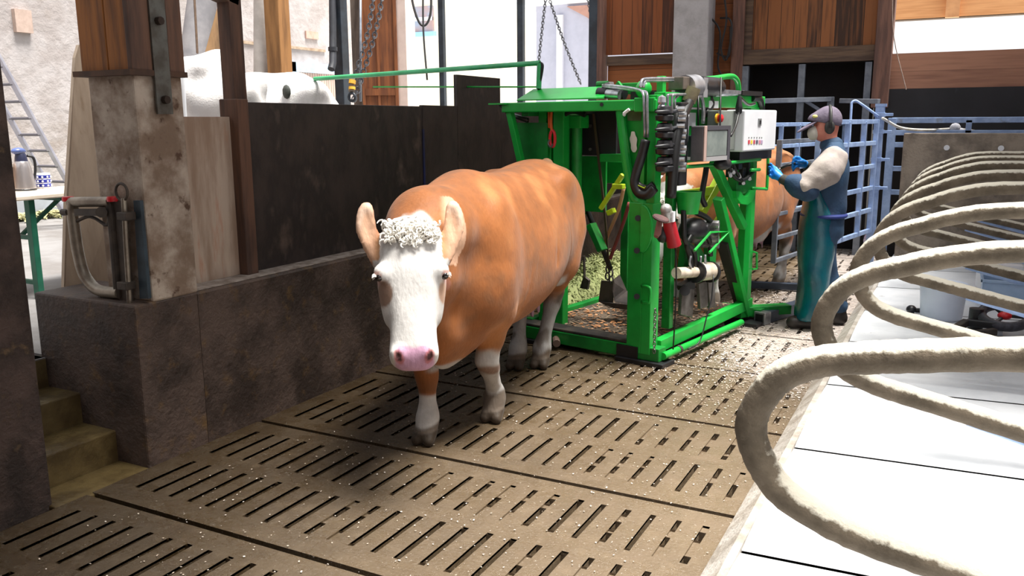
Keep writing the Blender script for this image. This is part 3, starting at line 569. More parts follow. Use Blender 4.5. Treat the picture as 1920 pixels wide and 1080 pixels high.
def make_cow(name, label, O, heading, feet, poll, face, tilt, h, hl=1.0):
    """canonical space: x forward, y the cow's left, z up; O = ground point below the shoulder"""
    hd = unit([heading[0], heading[1], 0]); lf = np.array([-hd[1], hd[0], 0])
    M = Matrix(((hd[0], lf[0], 0, O[0]), (hd[1], lf[1], 0, O[1]), (0, 0, 1, 0), (0, 0, 0, 1)))
    root = thing(name, label, 'cow', (O[0]-hd[0]*.7, O[1]-hd[1]*.7, 0))
    fd = Field((-2.05, -.62, -.02), (1.35, .62, 1.62), h)
    X, Yv, Zv = (1, 0, 0), (0, 1, 0), (0, 0, 1)
    fd.loft((0, 0, 0), X, Yv, Zv, [(-1.90, .07, 1.30, 1.06), (-1.84, .15, 1.40, .97), (-1.72, .235, 1.465, .90), (-1.5, .295, 1.495, .84), (-1.25, .34, 1.485, .75), (-.95, .38, 1.455, .61), (-.6, .375, 1.45, .54), (-.3, .335, 1.475, .53), (-.1, .30, 1.49, .53), (.08, .255, 1.44, .53), (.22, .20, 1.34, .56), (.34, .13, 1.22, .66)], k=.02, ex=2.25, egg=.14)
    # shoulder blades, haunches, hip and pin bones
    for s in (-1, 1):
        fd.ell((.0, s*.225, 1.02), (.20, .115, .34), .08); fd.ell((.1, s*.19, .86), (.15, .11, .18), .08)
        fd.ell((-1.5, s*.20, 1.08), (.30, .145, .34), .09); fd.ell((-1.27, s*.26, 1.34), (.12, .06, .08), .10); fd.ell((-1.78, s*.09, 1.33), (.06, .05, .06), .06)
        fd.ell((-1.28, s*.22, .86), (.2, .12, .22), .09)
    # neck and dewlap
    pl = np.array(poll, float); fw_ = np.array([math.cos(face), math.sin(face), 0]); lat = np.array([-fw_[1], fw_[0], 0])
    ct, st_ = math.cos(tilt), math.sin(tilt); t_ = fw_*st_+np.array([0, 0, -ct]); n_ = fw_*ct+np.array([0, 0, st_])
    nb = pl - n_*.13*hl + t_*.06; nb2 = pl - n_*.15 + t_*.2
    mid = np.array([.22, 0, 1.20])*.55+nb*.45
    fd.chain([(-.05, 0, 1.2), mid+np.array([0, 0, .04]), nb], [.24, .195, .125], .10)
    fd.chain([(.1, 0, .95), (mid*.6+nb2*.4)+np.array([-.02, 0, -.12]), nb2], [.2, .14, .085], .09)
    fd.chain([(.10, 0, .62), (.30, pl[1]*.25, .66), nb2+np.array([-.10, 0, -.08])], [.13, .075, .055], .08); fd.ell((.20, .0, .57), (.17, .07, .12), .06)
    # head
    LW = 1.16; H = lambda t, l, n: pl + t_*t*hl + lat*l*hl*LW + n_*n*hl
    fd.loft(pl, t_*1.0, lat, n_, [(q[0]*hl, q[1]*hl, q[2]*hl, q[3]*hl) for q in [(-.055, .06, -.05, -.11), (0, .135, -.005, -.16), (.08, .150, .022, -.20), (.18, .158, .035, -.235), (.26, .148, .034, -.235), (.34, .122, .03, -.205), (.42, .106, .028, -.165), (.50, .106, .03, -.14), (.56, .112, .026, -.13), (.605, .100, .008, -.115), (.635, .06, -.02, -.085)]], k=.02, ex=2.6)
    HM = np.stack([lat, n_, t_])
    for s in (-1, 1):
        fd.ell(H(.195, s*.118, .004), (.035*hl, .032*hl, .04*hl), .03, M=HM)
        fd.ell(H(.31, s*.095, -.12), (.03*hl, .07*hl, .11*hl), .05, M=HM)
        fd.ell(H(.565, s*.062, .012), (.032*hl, .03*hl, .03*hl), .03, M=HM)
        fd.ell(H(.578, s*.060, .04), (.011*hl, .024*hl, .026*hl), .010, 'sub', M=HM)
        e = [(.125, .108, -.10), (.085, .140, -.085), (.02, .164, -.075), (-.03, .176, -.068), (-.075, .177, -.065), (-.11, .172, -.065), (-.128, .166, -.065)]
        er = [.052, .044, .046, .048, .043, .031, .016]
        for i in range(len(e)-1):
            for u in (0, .5):
                w = lambda a, b: a+(b-a)*u
                c = H(w(e[i][0], e[i+1][0]), s*w(e[i][1], e[i+1][1]), w(e[i][2], e[i+1][2])); r_ = w(er[i], er[i+1])*hl
                th = .036 if i < 1 else .017
                fd.ell(c, (r_, th*hl, r_*1.25), .012, M=HM)
        fd.ell(H(-.025, s*.168, -.045), (.026*hl, .022*hl, .080*hl), .012, 'sub', M=HM)
    fd.ell(H(-.015, 0, -.025), (.115*hl, .05*hl, .055*hl), .03, M=HM)
    # legs
    for key, s in (('fr', -1), ('fl', 1)):
        fa, fb = feet[key]; kx = fa*.62+.02 if fa > -.1 else fa*.55+.02; kb = s*.15*.4+fb*.6
        fd.chain([(.06, s*.2, .92), (-.06, s*.19, .72), (kx*.8, (s*.17+kb)/2, .56), (kx+.02, kb, .42), (kx*.75+fa*.25, kb*.7+fb*.3, .36), (fa-.03, fb, .17), (fa-.02, fb, .125), (fa+.02, fb, .06)], [.13, .105, .075, .060, .052, .046, .056, .052], .045)
        for q in (-1, 1):
            fd.chain([(fa+.0, fb+q*.03, .07), (fa+.055, fb+q*.036, .03)], [.038, .034], .012); fd.cone((fa-.07, fb+q*.03, .09), (fa-.075, fb+q*.03, .075), .016, .014, .02)
    for key, s in (('hr', -1), ('hl', 1)):
        fa, fb = feet[key]; hx = min(-1.56, fa-.2); hb = s*.16*.45+fb*.55
        fd.chain([(-1.48, s*.2, 1.0), (-1.34, s*.21, .80), ((-1.34+hx)/2-.0, (s*.2+hb)/2, .66), (hx, hb, .53), (hx+.03, hb*.8+fb*.2, .44), (fa-.06, fb, .18), (fa-.03, fb, .13), (fa+.01, fb, .06)], [.17, .14, .095, .064, .054, .046, .056, .052], .05)
        fd.cone((hx-.045, hb, .575), (hx-.02, hb, .50), .02, .026, .03)
        for q in (-1, 1): fd.chain([(fa+.0, fb+q*.03, .07), (fa+.055, fb+q*.036, .03)], [.038, .034], .012)
    # udder, navel flap and tail
    fd.ell((-1.22, .0, .66), (.24, .17, .17), .05)
    for dx in (-.09, .06):
        for s in (-1, 1): fd.cone((-1.2+dx, s*.08, .54), (-1.2+dx, s*.085, .45), .02, .014, .02)
    fd.chain([(-1.80, 0, 1.44), (-1.92, 0, 1.38), (-1.955, 0, 1.1), (-1.95, .01, .75), (-1.95, .01, .55)], [.05, .035, .026, .02, .03], .04)
    # folds of the hide: behind the shoulder, down the ribs, in front of the thigh
    for s in (-1, 1):
        for pts, r_ in (([(-.26, .325, 1.36), (-.30, .375, 1.1), (-.27, .36, .82), (-.22, .30, .64)], .02), ([(-.36, .345, 1.34), (-.40, .385, 1.1), (-.36, .375, .85)], .011), ([(-.98, .36, 1.3), (-1.06, .40, 1.1), (-1.09, .385, .9), (-1.04, .33, .74)], .022), ([(-.66, .36, 1.33), (-.72, .395, 1.12), (-.68, .39, .9)], .008)):
            P = smooth_path([(a, s*b, z) for a, b, z in pts], 4)
            for i in range(len(P)-1): fd.cone(P[i], P[i+1], r_, r_, .03, 'sub')
    P, Q = fd.mesh(3)
    # coat
    O_ = np.array(lin((152, 92, 47))[:3]); W = np.array(lin((208, 205, 202))[:3]); PK = np.array(lin((196, 152, 178))[:3]); TAN = np.array(lin((200, 154, 112))[:3]); DIRT = np.array(lin((92, 76, 60))[:3]); BR = np.array(lin((128, 84, 52))[:3]); HOOF = np.array(lin((74, 62, 50))[:3]); EAR = np.array(lin((214, 170, 140))[:3])
    C = np.tile(O_, (len(P), 1)); x, y, z = P.T
    def blend(m, col): C[:] = C*(1-m[:, None])+col*m[:, None]
    w1 = wob(P, 9); w2 = wob(P, 23, 1.0); w3 = wob(P, 47, 2.0)
    blend(.55*sst(w1+.6*w2, .1, .9), np.array(lin((192, 128, 76))[:3])); blend(.6*sst(-w1+.5*w3, .25, .9)*(z > .6), BR)
    # dirt on the rump, white belly and udder, white brisket edge, white and dirty legs
    blend(.65*sst(-x+.15*w1, 1.25, 1.7)*sst(z+.08*w2, 1.25, 1.42), np.array(lin((132, 108, 84))[:3]))
    blend(sst(.80+.05*w1+.03*w2-z, 0, .04)*sst(-.90+.06*w2-x, 0, .06)*sst(x+1.26+.05*w1, 0, .06)*sst(.31+.03*w2-np.abs(y), 0, .03)*(z > .46), W*.85)
    blend(.55*sst(w2+w3, .15, .8)*sst(.70-z, 0, .1)*(x < -.8), DIRT)
    blend(.9*sst(.505+.02*w2-z, 0, .03)*sst(x, -.02, .06)*sst(z-.40, 0, .03)*sst(.13-np.abs(y), 0, .05), W*.85)
    fore = (x > -.65) & (z < .62); hind = (x < -1.05) & (z < .62)
    right = y < ((feet['fr'][1]+feet['fl'][1])/2)
    blend(sst(.285+.02*w2-z, 0, .03)*(fore & right), W); blend(.5*sst(.40-z, 0, .1)*sst(z, .28, .3)*(fore & right), BR*.8)
    blend(sst(.50+.03*w2-z, 0, .05)*(fore & ~right), W*.92); blend(.8*sst(.41+.02*w2-z, 0, .03)*sst(z-.33+.02*w3, 0, .03)*(fore & ~right), BR)
    blend(sst(.53+.05*w1-z, 0, .12)*hind, W*.62); blend(.75*sst(w2+.7*w3, -.1, .6)*hind*sst(.56-z, 0, .1), DIRT*.8)
    low = sst(.135+.03*w2+.06*(~right & fore)-z, 0, .03)*(z < .3)*(fore | hind); blend(.9*low, DIRT); blend(sst(.085+.012*w2-z, 0, .015)*(z < .15), HOOF*.8)
    # head
    d = P-pl; t = d@t_/hl; l = d@lat/hl/LW; n = d@n_/hl
    hm = (t > -.2) & (t < .7) & (n > -.26) & (np.abs(l) < .26) & (x > pl[0]-.32)
    face_m = sst(n+.125+.015*w2+.02*w3 + .05*np.clip((t-.3)/.1, 0, 2), 0, .03)*sst(.156-np.abs(l)+.0*t, 0, .008)*hm
    ear = hm & (t < .13) & (np.abs(l) > .122) & (n < -.03)
    blend(face_m*(~ear), W); blend(sst(np.abs(l), .115, .16)*ear*1.0, EAR); blend(.6*sst(n+.06, 0, .012)*ear*sst(-t, -.02, .03), np.array(lin((232, 206, 186))[:3]))
    blend(.85*ear*sst(.15-np.abs(l), 0, .03)*sst(t, .0, .06), TAN)
    pr = np.hypot((t-.29)/.058, (l+.108)/.034); blend(.9*sst(1.1-pr, 0, .25)*hm, np.array(lin((128, 94, 72))[:3]))
    pr = np.hypot((t-.29)/.05, (l-.122)/.022); blend(.75*sst(1.1-pr, 0, .3)*hm, np.array(lin((184, 132, 92))[:3]))
    for s in (-1, 1):
        pr = np.hypot((t-.22)/.03, (l-s*.138)/.022); blend(.7*sst(1.15-pr, 0, .3)*hm, np.array(lin((170, 112, 96))[:3]))
    mz = sst(.082-np.abs(l)-.18*np.clip(.60-t, 0, 1)+.004*w3, 0, .012)*sst(t-.533+.25*np.abs(l), 0, .012)*sst(n+.055, 0, .012)*hm; blend(mz, PK)
    for s in (-1, 1):
        pr = np.hypot((t-.578)/.028, (l-s*(.058+.25*(.578-t)))/.016); blend(.8*sst(1.35-pr, 0, .4)*hm*(n > -.04), np.array(lin((176, 96, 92))[:3])); blend(.95*sst(.85-pr, 0, .3)*hm*(n > -.04), np.array(lin((60, 34, 32))[:3]))
    blend(.8*((z < .52) & (x < -1.0) & (x > -1.38) & (np.abs(y) < .13) & (z > .42) & (np.abs(y) > .05)), PK*.9)
    body = np_mesh('body', P, Q, M_COAT, root, M, C)
    # eyes, lashes, forelock
    w = lambda v: M @ Vector([float(q) for q in v])
    for s in (-1, 1):
        e = MB(); e.ball(w(H(.218, s*.1265, .012)), .0185*hl, 14); eo = e.build('eye', mat('cow_eye', (22, 16, 16), rough=.08, spec=.8), root, smooth=True, label='dark eye')
        ls = MB()
        for i in range(11):
            a = -1+2*i/10; p0 = H(.205+.014*abs(a), s*.136, .014+a*.022); p1 = H(.207+.02*abs(a), s*.152, .020+a*.03); pm = (p0+p1)/2 - t_*.004
            ls.tube([w(p0), w(pm), w(p1)], [.0022, .0018, .0006], 4)
        ls.build('eyelashes', mat('white_lash', (236, 232, 226), rough=.8), eo, label='white eyelashes')
    fk = MB(); rnd = random.Random(3)
    for i in range(230):
        l0 = rnd.uniform(-.098, .098); t0 = rnd.uniform(-.06, .075)*(1-.4*abs(l0)/.1); n0 = .012-2.2*l0*l0 - max(0, -t0)*.7+.01
        ax = n_*rnd.uniform(.5, 1)+t_*rnd.uniform(-.3, .8)+lat*(rnd.uniform(-.6, .6)+l0*4); ax = ax/np.linalg.norm(ax); u = np.cross(ax, lat); u /= np.linalg.norm(u); v = np.cross(ax, u); R0 = rnd.uniform(.008, .015); L0 = rnd.uniform(.02, .05); ph = rnd.uniform(0, 6.28)
        c0 = H(t0, l0, n0)
        pts = [w(c0 + ax*L0*q/10 + (u*math.cos(ph+q*.75)+v*math.sin(ph+q*.75))*R0*(.4+.06*q)) for q in range(11)]
        fk.tube(pts, [.0052, .006, .006, .006, .006, .0055, .005, .0045, .004, .003, .0015], 5)
    fk.build('forelock', mat('white_curls', (240, 238, 232), (226, 220, 210), scale=30, rough=.9), root, smooth=True, label='curly white forelock')
    return root
M_COAT = vcol('cow_coat', .62, .32, 70, 0.08)
cow = make_cow('cow', 'red-brown cow with white face walking towards the viewer on the slatted floor', (-2.40, 3.97), (.165, -.986), dict(fr=(.17, -.14), fl=(-.28, .10), hl=(-1.44, .06), hr=(-1.36, -.10)), (.79, .085, 1.275), math.atan2(.421, .908), R(19), .011)
# ================================================================ THE HOOF TRIMMING CRUSH
MA = R(-11.0); MO = Vector((-1.85, 5.83, 0)); MM = Matrix.Translation(MO) @ Matrix.Rotation(MA, 4, 'Z'); MI = MM.inverted()
EX = Vector((math.cos(MA), math.sin(MA), 0)); EY = Vector((-math.sin(MA), math.cos(MA), 0))
def LY(px, py, y): return MI @ onP(px, py, MO+EY*y, EY)
def LX(px, py, x): return MI @ onP(px, py, MO+EX*x, EX)
class LB(MB):
    def build(self, *a, **k): self.v = [MM @ p for p in self.v]; return MB.build(self, *a, **k)
GREEN = mat('green_paint', (30, 172, 66), (22, 150, 56), rough=.35, scale=3, spec=.5, c3=(18, 122, 46), s3=6, lo3=.62, hi3=.8)
GREEN2 = mat('worn_green_paint', (22, 146, 56), (14, 110, 42), rough=.42, scale=4, c3=(40, 66, 34), s3=9, lo3=.6, hi3=.8)
LIME = mat('lime_paint', (196, 222, 40), (170, 200, 40), rough=.4, scale=5)
BLK = mat('black_hydraulic', (22, 22, 26), (34, 34, 38), rough=.4, scale=9)
RUB = mat('black_hose', (16, 16, 18), rough=.45)
RUBD = mat('dirty_rubber', (40, 36, 34), (70, 62, 54), rough=.8, scale=7, lo=.45, hi=.75)
CHR = mat('zinc_pipe', (188, 190, 196), (150, 152, 160), metal=.75, rough=.28, scale=20)
STL = mat('worn_steel', (120, 116, 116), (84, 78, 76), metal=.55, rough=.45, scale=8)
WHT = mat('white_enamel', (228, 230, 234), (218, 220, 226), rough=.35, scale=3)
GRY = mat('grey_housing', (128, 134, 128), (112, 116, 112), rough=.5, scale=5)
RED = mat('red_plastic', (206, 34, 44), rough=.35)
cr = thing('hoof_trimming_crush', 'green hydraulic hoof trimming crush with white control box holding the second cow', 'cattle crush', tuple(MO), MA)
V = Vector
# base
b = LB(); b.bar((-1.28, 0, .085), (.05, 0, .085), .11, .10); bb = b.build('base_beam', GREEN2, cr, bevel=.006)
LB().span((-.30, -.065, .035), (-.12, -.058, .125)).build('bracket_plate', BLK, bb)
LB().cyl((-.86, -.055, .07), (-.80, -.13, .06), .03, 10).build('coupling_pin', mat('rusty_pin', (92, 66, 52), (120, 100, 90), metal=.4), bb, smooth='auto')
for a_, b_ in (((-.30, -.09, 0), (.10, .10, .035)), ((-1.30, -.08, 0), (-1.0, .1, .035)), ((-.16, 1.5, 0), (.14, 1.86, .035)), ((-1.3, 1.5, 0), (-1.1, 1.8, .035))): LB().span(a_, b_).build('rubber_foot', BLK, cr, bevel=.006)
LB().span((-1.26, -.05, .136), (-.14, .10, .158)).build('rubber_sill', RUBD, cr, bevel=.006)
b = LB(); b.bar((-.03, .06, .125), (-.03, 1.72, .17), .07, .09); b.build('side_beam', GREEN, cr, bevel=.005)
b = LB(); b.bar((-1.22, .06, .125), (-1.22, 1.72, .125), .07, .09); b.span((-1.30, .55, .0), (-1.14, .95, .09)); b.build('side_beam', GREEN2, cr, bevel=.005)
b = LB(); b.tube([(.06, -.01, .075), (.06, 1.36, .07)], .028, 12); b.build('roller_tube', GREEN, cr, smooth='auto')
b = LB(); b.tube([(.06, .22, .075), (.06, .25, .075)], .031, 12); b.build('rust_ring', RUBD, cr)
LB().span((-1.20, .07, .10), (-.06, 1.72, .135)).build('floor_plate', mat('sawdust_floor', (104, 88, 72), (66, 56, 48), rough=.9, scale=9, bump=.6, bscale=60, c3=(176, 160, 144), s3=18, lo3=.56, hi3=.68), cr)
# front right post with folded edges, curved cheek plate, handles
b = LB(); b.prism([(-.225, .02, .08), (-.225, -.05, .08), (-.10, -.06, .08), (-.10, -.045, .08), (-.205, -.035, .08), (-.205, .02, .08)], (0, 0, 1.10))
b.prism([(-.10, -.06, .08), (-.025, -.06, .08), (-.025, .06, .08), (-.10, .06, .08)], (0, 0, 1.10))
po = b.build('front_post', GREEN, cr, bevel=.004)
q = [V((-.045, -.075, .86)), V((-.045, -.075, 1.17))]; arc = [V((-.11+.085*math.sin(a)*1.0, -.068, 1.0+.165*math.cos(a))) for a in [math.pi*i/14 for i in range(15)]]
LB().prism(arc, (0, -.012, 0)).build('cheek_plate', GREEN, po)
LB().tube(arc, .008, 6).build('cheek_rim', GREEN, po, smooth=True)
LB().tube(smooth_path([LY(1203, 536, -.07), LY(1216, 538, -.1), LY(1220, 545, -.1), LY(1219, 563, -.1), LY(1216, 568, -.1), LY(1203, 566, -.07)], 3), .011, 7).build('post_handle', GREEN, po, smooth=True)
for (px, py) in ((1196, 409), (1194, 470), (1194, 556)): LB().cyl(LY(px, py, -.055), LY(px, py, -.085), .022, 10).build('pin_hole', BLK, po)
# upper right: sheet, slanted tube, upright, sticker
b = LB(); b.prism([(-.345, .04, 1.84), (-.03, .04, 1.84), (-.03, .04, 1.16), (-.215, .04, 1.16)], (0, .012, 0)); up = b.build('side_sheet', GREEN, cr)
LB().prism([(-.31, .034, 1.825), (-.19, .034, 1.825), (-.19, .034, 1.755), (-.30, .034, 1.755)], (0, .004, 0)).build('sheet_window', mat('window_dark', (70, 90, 60), (96, 120, 84), scale=5), up)
b = LB(); b.tube(smooth_path([(-.345, 0, 1.84), (-.29, 0, 1.5), (-.235, 0, 1.26), (-.19, 0, 1.18), (-.10, 0, 1.16)], 5), .034, 10); b.build('slanted_tube', GREEN, cr, smooth='auto')
b = LB(); b.span((-.10, -.03, 1.16), (-.03, .05, 1.93)); b.build('upper_post', GREEN, cr, bevel=.006)
b = LB(); b.bar((-.155, .02, 1.16), (-.155, .02, 1.84), .03, .03); b.build('inner_rib', GREEN, cr)
_s = LY(1188, 266, .03); st = [(_s.x+.027*math.copysign(abs(math.cos(a))**.5, math.cos(a))*(1+.15*math.sin(5*a))-.006*math.sin(a), .028, _s.z+.068*math.sin(a)*(1+.1*math.cos(4*a))) for a in [2*math.pi*i/26 for i in range(26)]]
LB().prism(st, (0, .004, 0)).build('white_sticker', mat('white_sticker', (238, 240, 238), rough=.5), up, label='white cut-out sticker')
# top beam, hood, left wing
b = LB(); b.bar((-1.40, 0, 1.862), (-.03, 0, 1.862), .10, .075); tb = b.build('top_beam', GREEN, cr, bevel=.008)
LB().span((-.20, -.055, 1.815), (-.04, .055, 1.912)).build('beam_sleeve', GREEN, tb, bevel=.006)
LB().prism([(-1.50, -.09, 1.885), (-1.34, -.09, 1.885), (-1.34, .09, 1.885), (-1.46, .09, 1.885)], (0, 0, .012)).build('end_tab', GREEN, tb)
LB().cyl(LY(1128, 196, -.051), LY(1128, 196, -.06), .014, 10).build('beam_hole', BLK, tb)
hp = [V((-1.30, .02, 1.912)), V((-.60, .02, 1.912)), V((-.545, .22, 2.0)), V((-1.285, .22, 2.0))]
hd = LB(); hd.prism(hp, (0, .0, .010)); hd.prism([hp[1], V((-.50, .02, 1.912)), V((-.50, .22, 1.99)), hp[2]], (0, 0, .010)); hd.prism([hp[3], hp[2], hp[2]+V((0, .5, 0)), hp[3]+V((0, .5, 0))], (0, 0, .01)); hd.build('hood', GREEN, cr)
b = LB(); p0 = LY(955, 205, 0); p1 = LY(985, 340, 0); p2 = p1 + (p1-p0)*.5; b.bar((p0.x, 0, p0.z), (p2.x, 0, p2.z), .05, .05); b.build('wing_arm', GREEN, cr, bevel=.005)
b = LB(); a0 = LY(968, 230, .12); a1 = LY(1026, 230, .12); a2 = LY(1030, 345, .12); a3 = LY(988, 345, .12); b.prism([a0, a1, V((a2.x, .12, .55)), V((a3.x, .12, .55))], (0, .015, 0)); b.build('wing_sheet', GREEN2, cr)
b = LB()
for px, w in ((1022, .075), (1035, .03), (1052, .10)):
    p = LY(px, 300, .18); b.span((p.x-w/2, .14, .12), (p.x+w/2, .22, 1.84))
b.build('gate_channel', GREEN, cr, bevel=.006)
p = LY(1071, 225, .3); hg = LB().span((p.x-.16, .24, 1.70), (p.x+.13, .36, 1.80)).build('roller_bracket', GREEN, cr, bevel=.008)
for px in (1062, 1081):
    p = LY(px, 300, .3); LB().cyl((p.x, .3, .75), (p.x, .3, 1.72), .045, 14).build('gate_roller', GREEN2, cr, smooth='auto')
p = LY(1071, 205, .3); LB().span((p.x-.14, .2, 1.81), (p.x+.2, .34, 1.84)).tube(smooth_path([(p.x-.12, .19, 1.83), (p.x, .17, 1.80), (p.x+.1, .18, 1.83), (p.x+.2, .2, 1.8)], 4), .02, 7).build('hose_bundle', RUB, cr)
a = LY(1086, 205, .42); c = LY(1156, 292, .42); LB().span((a.x, .41, c.z), (c.x, .43, a.z)).build('rubber_plate', mat('navy_rubber', (22, 23, 32), (34, 32, 36), rough=.6, scale=4), cr)
for px, py in ((1086, 233), (1105, 236), (1086, 283), (1105, 280)):
    p = LY(px+2, py, .405); LB().cyl((p.x, .41, p.z), (p.x, .395, p.z), .012, 8).build('plate_bolt', STL, cr)
a = LY(1086, 292, .46); c = LY(1160, 400, .46); LB().span((a.x, .45, c.z), (c.x-.12, .47, a.z)).build('lower_sheet', GREEN2, cr)
b = LB(); b.bar(LY(1128, 296, .4), LY(1188, 296, .4), .05, .06); b.build('cross_bar', GREEN, cr)
a = LY(1132, 302, .7); c = LY(1170, 345, .7); LB().span((a.x, .7, c.z), (c.x+.1, .78, a.z)).build('inner_panel', GREEN, cr, bevel=.006)
b = LB(); b.bar(LY(1082, 395, .42), LY(1082, 405, .42)+V((.02, 0, 0)), .2, .05); b.bar(LY(1108, 420, .4), LY(1130, 470, .4), .09, .05); b.build('foot_bracket', GREEN2, cr, bevel=.005)
p = LY(1045, 560, .72); b = LB(); b.span((p.x-.04, .68, .08), (p.x+.04, .76, 1.84)); b.build('left_post', GREEN2, cr, bevel=.006)
b = LB(); b.span((-1.26, 1.55, .08), (-1.18, 1.63, 1.84)); b.build('left_post', GREEN2, cr, bevel=.006)
b = LB(); b.bar((-1.22, .02, 1.83), (-1.22, 1.68, 1.83), .07, .07); b.build('top_rail', GREEN2, cr, bevel=.006)
# right side: rear post, top rail, struts
b = LB(); b.prism([(-.09, 1.56, .06), (-.02, 1.54, .06), (-.0, 1.60, .06), (-.0, 1.68, .06), (-.09, 1.68, .06)], (0, 0, 1.80)); rp = b.build('rear_post', GREEN, cr, bevel=.004)
b = LB(); b.bar((-.05, .04, 1.90), (-.05, 1.80, 1.90), .09, .10); b.build('top_rail', GREEN, cr, bevel=.006)
b = LB(); b.bar((-.05, 1.67, .10), (.22, 2.0, .10), .12, .08); b.bar((-.3, 1.72, .09), (.1, 1.72, .09), .1, .08); b.build('rear_foot', GREEN2, cr, bevel=.005)
b = LB(); p0 = LX(1347, 372, -.02); p1 = LX(1398, 590, -.02); b.bar(p0, p1, .05, .085, EX); b.build('diagonal_strut', GREEN, cr, bevel=.004)
b = LB(); b.bar(LX(1354, 455, -.06), LX(1393, 590, -.06), .03, .10, EX); b.build('strut_pad', RUBD, cr)
b = LB(); b.bar(LX(1337, 305, -.02), LX(1392, 425, -.02), .06, .07, EX); b.build('brace', GREEN, cr, bevel=.005)
u = [LX(1380, 358, .05), LX(1382, 372, .05), LX(1390, 382, .05), LX(1402, 384, .05), LX(1412, 376, .05), LX(1418, 356, .05), LX(1409, 357, .05), LX(1403, 367, .05), LX(1396, 369, .05), LX(1389, 359, .05)]
LB().prism(u, (-.035, 0, 0)).build('cradle_hook', GREEN, rp)
a = LX(1378, 318, .0); c = LX(1410, 360, .0); LB().span((-.06, a.y, c.z), (.02, c.y, a.z)).build('post_sleeve', GREEN2, rp, bevel=.004)
LB().tube([LX(1412, 472, .02), LX(1419, 474, .02), LX(1419, 504, .02), LX(1411, 505, .02)], .010, 6).build('post_handle', GREEN, rp)
LB().tube(smooth_path([LX(1428, 221, .03), LX(1437, 221, .03), LX(1441, 228, .03), LX(1440, 290, .03), LX(1438, 350, .03), LX(1434, 354, .03), LX(1410, 353, .03)], 3), .013, 8).build('grab_rail', GREEN, cr, smooth=True)
LB().tube([LX(1431, 269, .03), LX(1440, 270, .03)], .011, 6).build('grab_stub', GREEN, cr)
LB().tube([LX(1266, 314, .10), LX(1300, 312, .10), LX(1345, 308, .10), LX(1425, 299, .10)], .014, 8).build('control_bar', GREEN, cr, smooth=True)
LB().tube([LX(1408, 319, .10), LX(1424, 318, .10)], .014, 8).build('control_stub', GREEN, cr, smooth=True)
a = LX(1288, 205, -.08); c = LX(1345, 300, -.08); LB().span((-.10, a.y, c.z), (-.07, c.y, a.z)).build('panel_sheet', GREEN, cr)
b = LB(); b.span((-.13, .30, .2), (-.06, .36, 1.85)); b.build('middle_post', GREEN2, cr, bevel=.005)
for (x0, y0, x1, y1) in ((1293, 211, 1318, 236), (1283, 279, 1308, 300), (1330, 189, 1347, 203)):
    a = LX(x0, y0, .0); c = LX(x1, y1, .0); LB().span((-.068, a.y, c.z), (-.060 if y0 > 200 else .0, c.y, a.z)).build('white_label', WHT, cr)
# control box with stop button, socket and pictograms
a = LX(1372, 206, .05); c = LX(1430, 280, .05)
bx = LB().span((.0, a.y, c.z), (.16, c.y, a.z)).build('control_box', WHT, cr, bevel=.012)
g0 = LX(1331, 207, .02); g1 = LX(1376, 280, .02); LB().span((.0, g0.y, g1.z), (.09, a.y, g0.z)).build('side_panel', GRY, bx, bevel=.006)
p = LX(1344, 222, .09); LB().lathe((.09, p.y, p.z), [(.036, 0), (.036, .012), (.03, .014)], 18, (1, 0, 0)).build('button_collar', mat('yellow_collar', (222, 170, 40), rough=.4), bx)
LB().lathe((.104, p.y, p.z), [(.024, 0), (.030, .014), (.028, .028), (.012, .036), (.0, .037)], 18, (1, 0, 0)).build('stop_button', RED, bx, smooth='auto', label='red mushroom stop button')
p = LX(1424, 229, .16); LB().span((.16, p.y-.03, p.z-.028), (.166, p.y+.03, p.z+.028)).build('lock_plate', mat('lock_grey', (118, 120, 122)), bx); LB().span((.166, p.y-.012, p.z-.014), (.170, p.y+.012, p.z+.014)).build('lock_slot', BLK, bx)
k = 0
for px in (1404, 1409, 1414, 1419, 1424, 1428):
    p = LX(px, 266, .16); q = LX(px, 258, .16)
    LB().span((.16, p.y-.017, p.z-.016), (.163, p.y+.017, p.z+.014)).build('pictogram', mat('pict%d' % k, [(190, 60, 70), (214, 190, 60), (180, 70, 90), (70, 70, 90), (196, 130, 150), (170, 150, 180)][k]), bx); k += 1
    LB().span((.16, q.y-.008, q.z-.005), (.162, q.y+.008, q.z+.005)).build('pictogram', GRY, bx)
a = LX(1365, 282, .0); c = LX(1425, 296, .0); LB().span((-.0, a.y, c.z), (.10, c.y, a.z)).build('gland_strip', BLK, bx)
# operator screen on its bracket
s0 = LX(1320, 236, .22); s1 = LX(1366, 299, .22)
sc = thing_rot = None
mo = LB().span((.12, s0.y, s1.z), (.22, s1.y, s0.z)).build('screen_housing', mat('screen_grey', (92, 88, 92), (74, 72, 76), rough=.5, scale=6), cr, bevel=.008)
d_ = .03; LB().span((.219, s0.y+.05, s1.z+.035), (.224, s1.y-.05, s0.z-.035)).build('screen_glass', mat('screen_face', (134, 142, 138), (116, 124, 122), rough=.15, scale=8), mo)
LB().span((.219, s0.y+.0, s1.z), (.228, s0.y+.04, s0.z)).build('bezel_edge', mat('bezel_pink', (176, 150, 142), rough=.5), mo, bevel=.003)
LB().span((.219, s0.y+.04, s0.z-.03), (.228, s1.y, s0.z)).span((.219, s1.y-.045, s1.z), (.228, s1.y, s0.z-.03)).build('bezel_shade', mat('bezel_dark', (64, 62, 70)), mo)
LB().span((.219, s0.y+.04, s1.z), (.228, s1.y-.045, s1.z+.03)).build('bezel_foot', mat('bezel_light', (150, 148, 150)), mo)
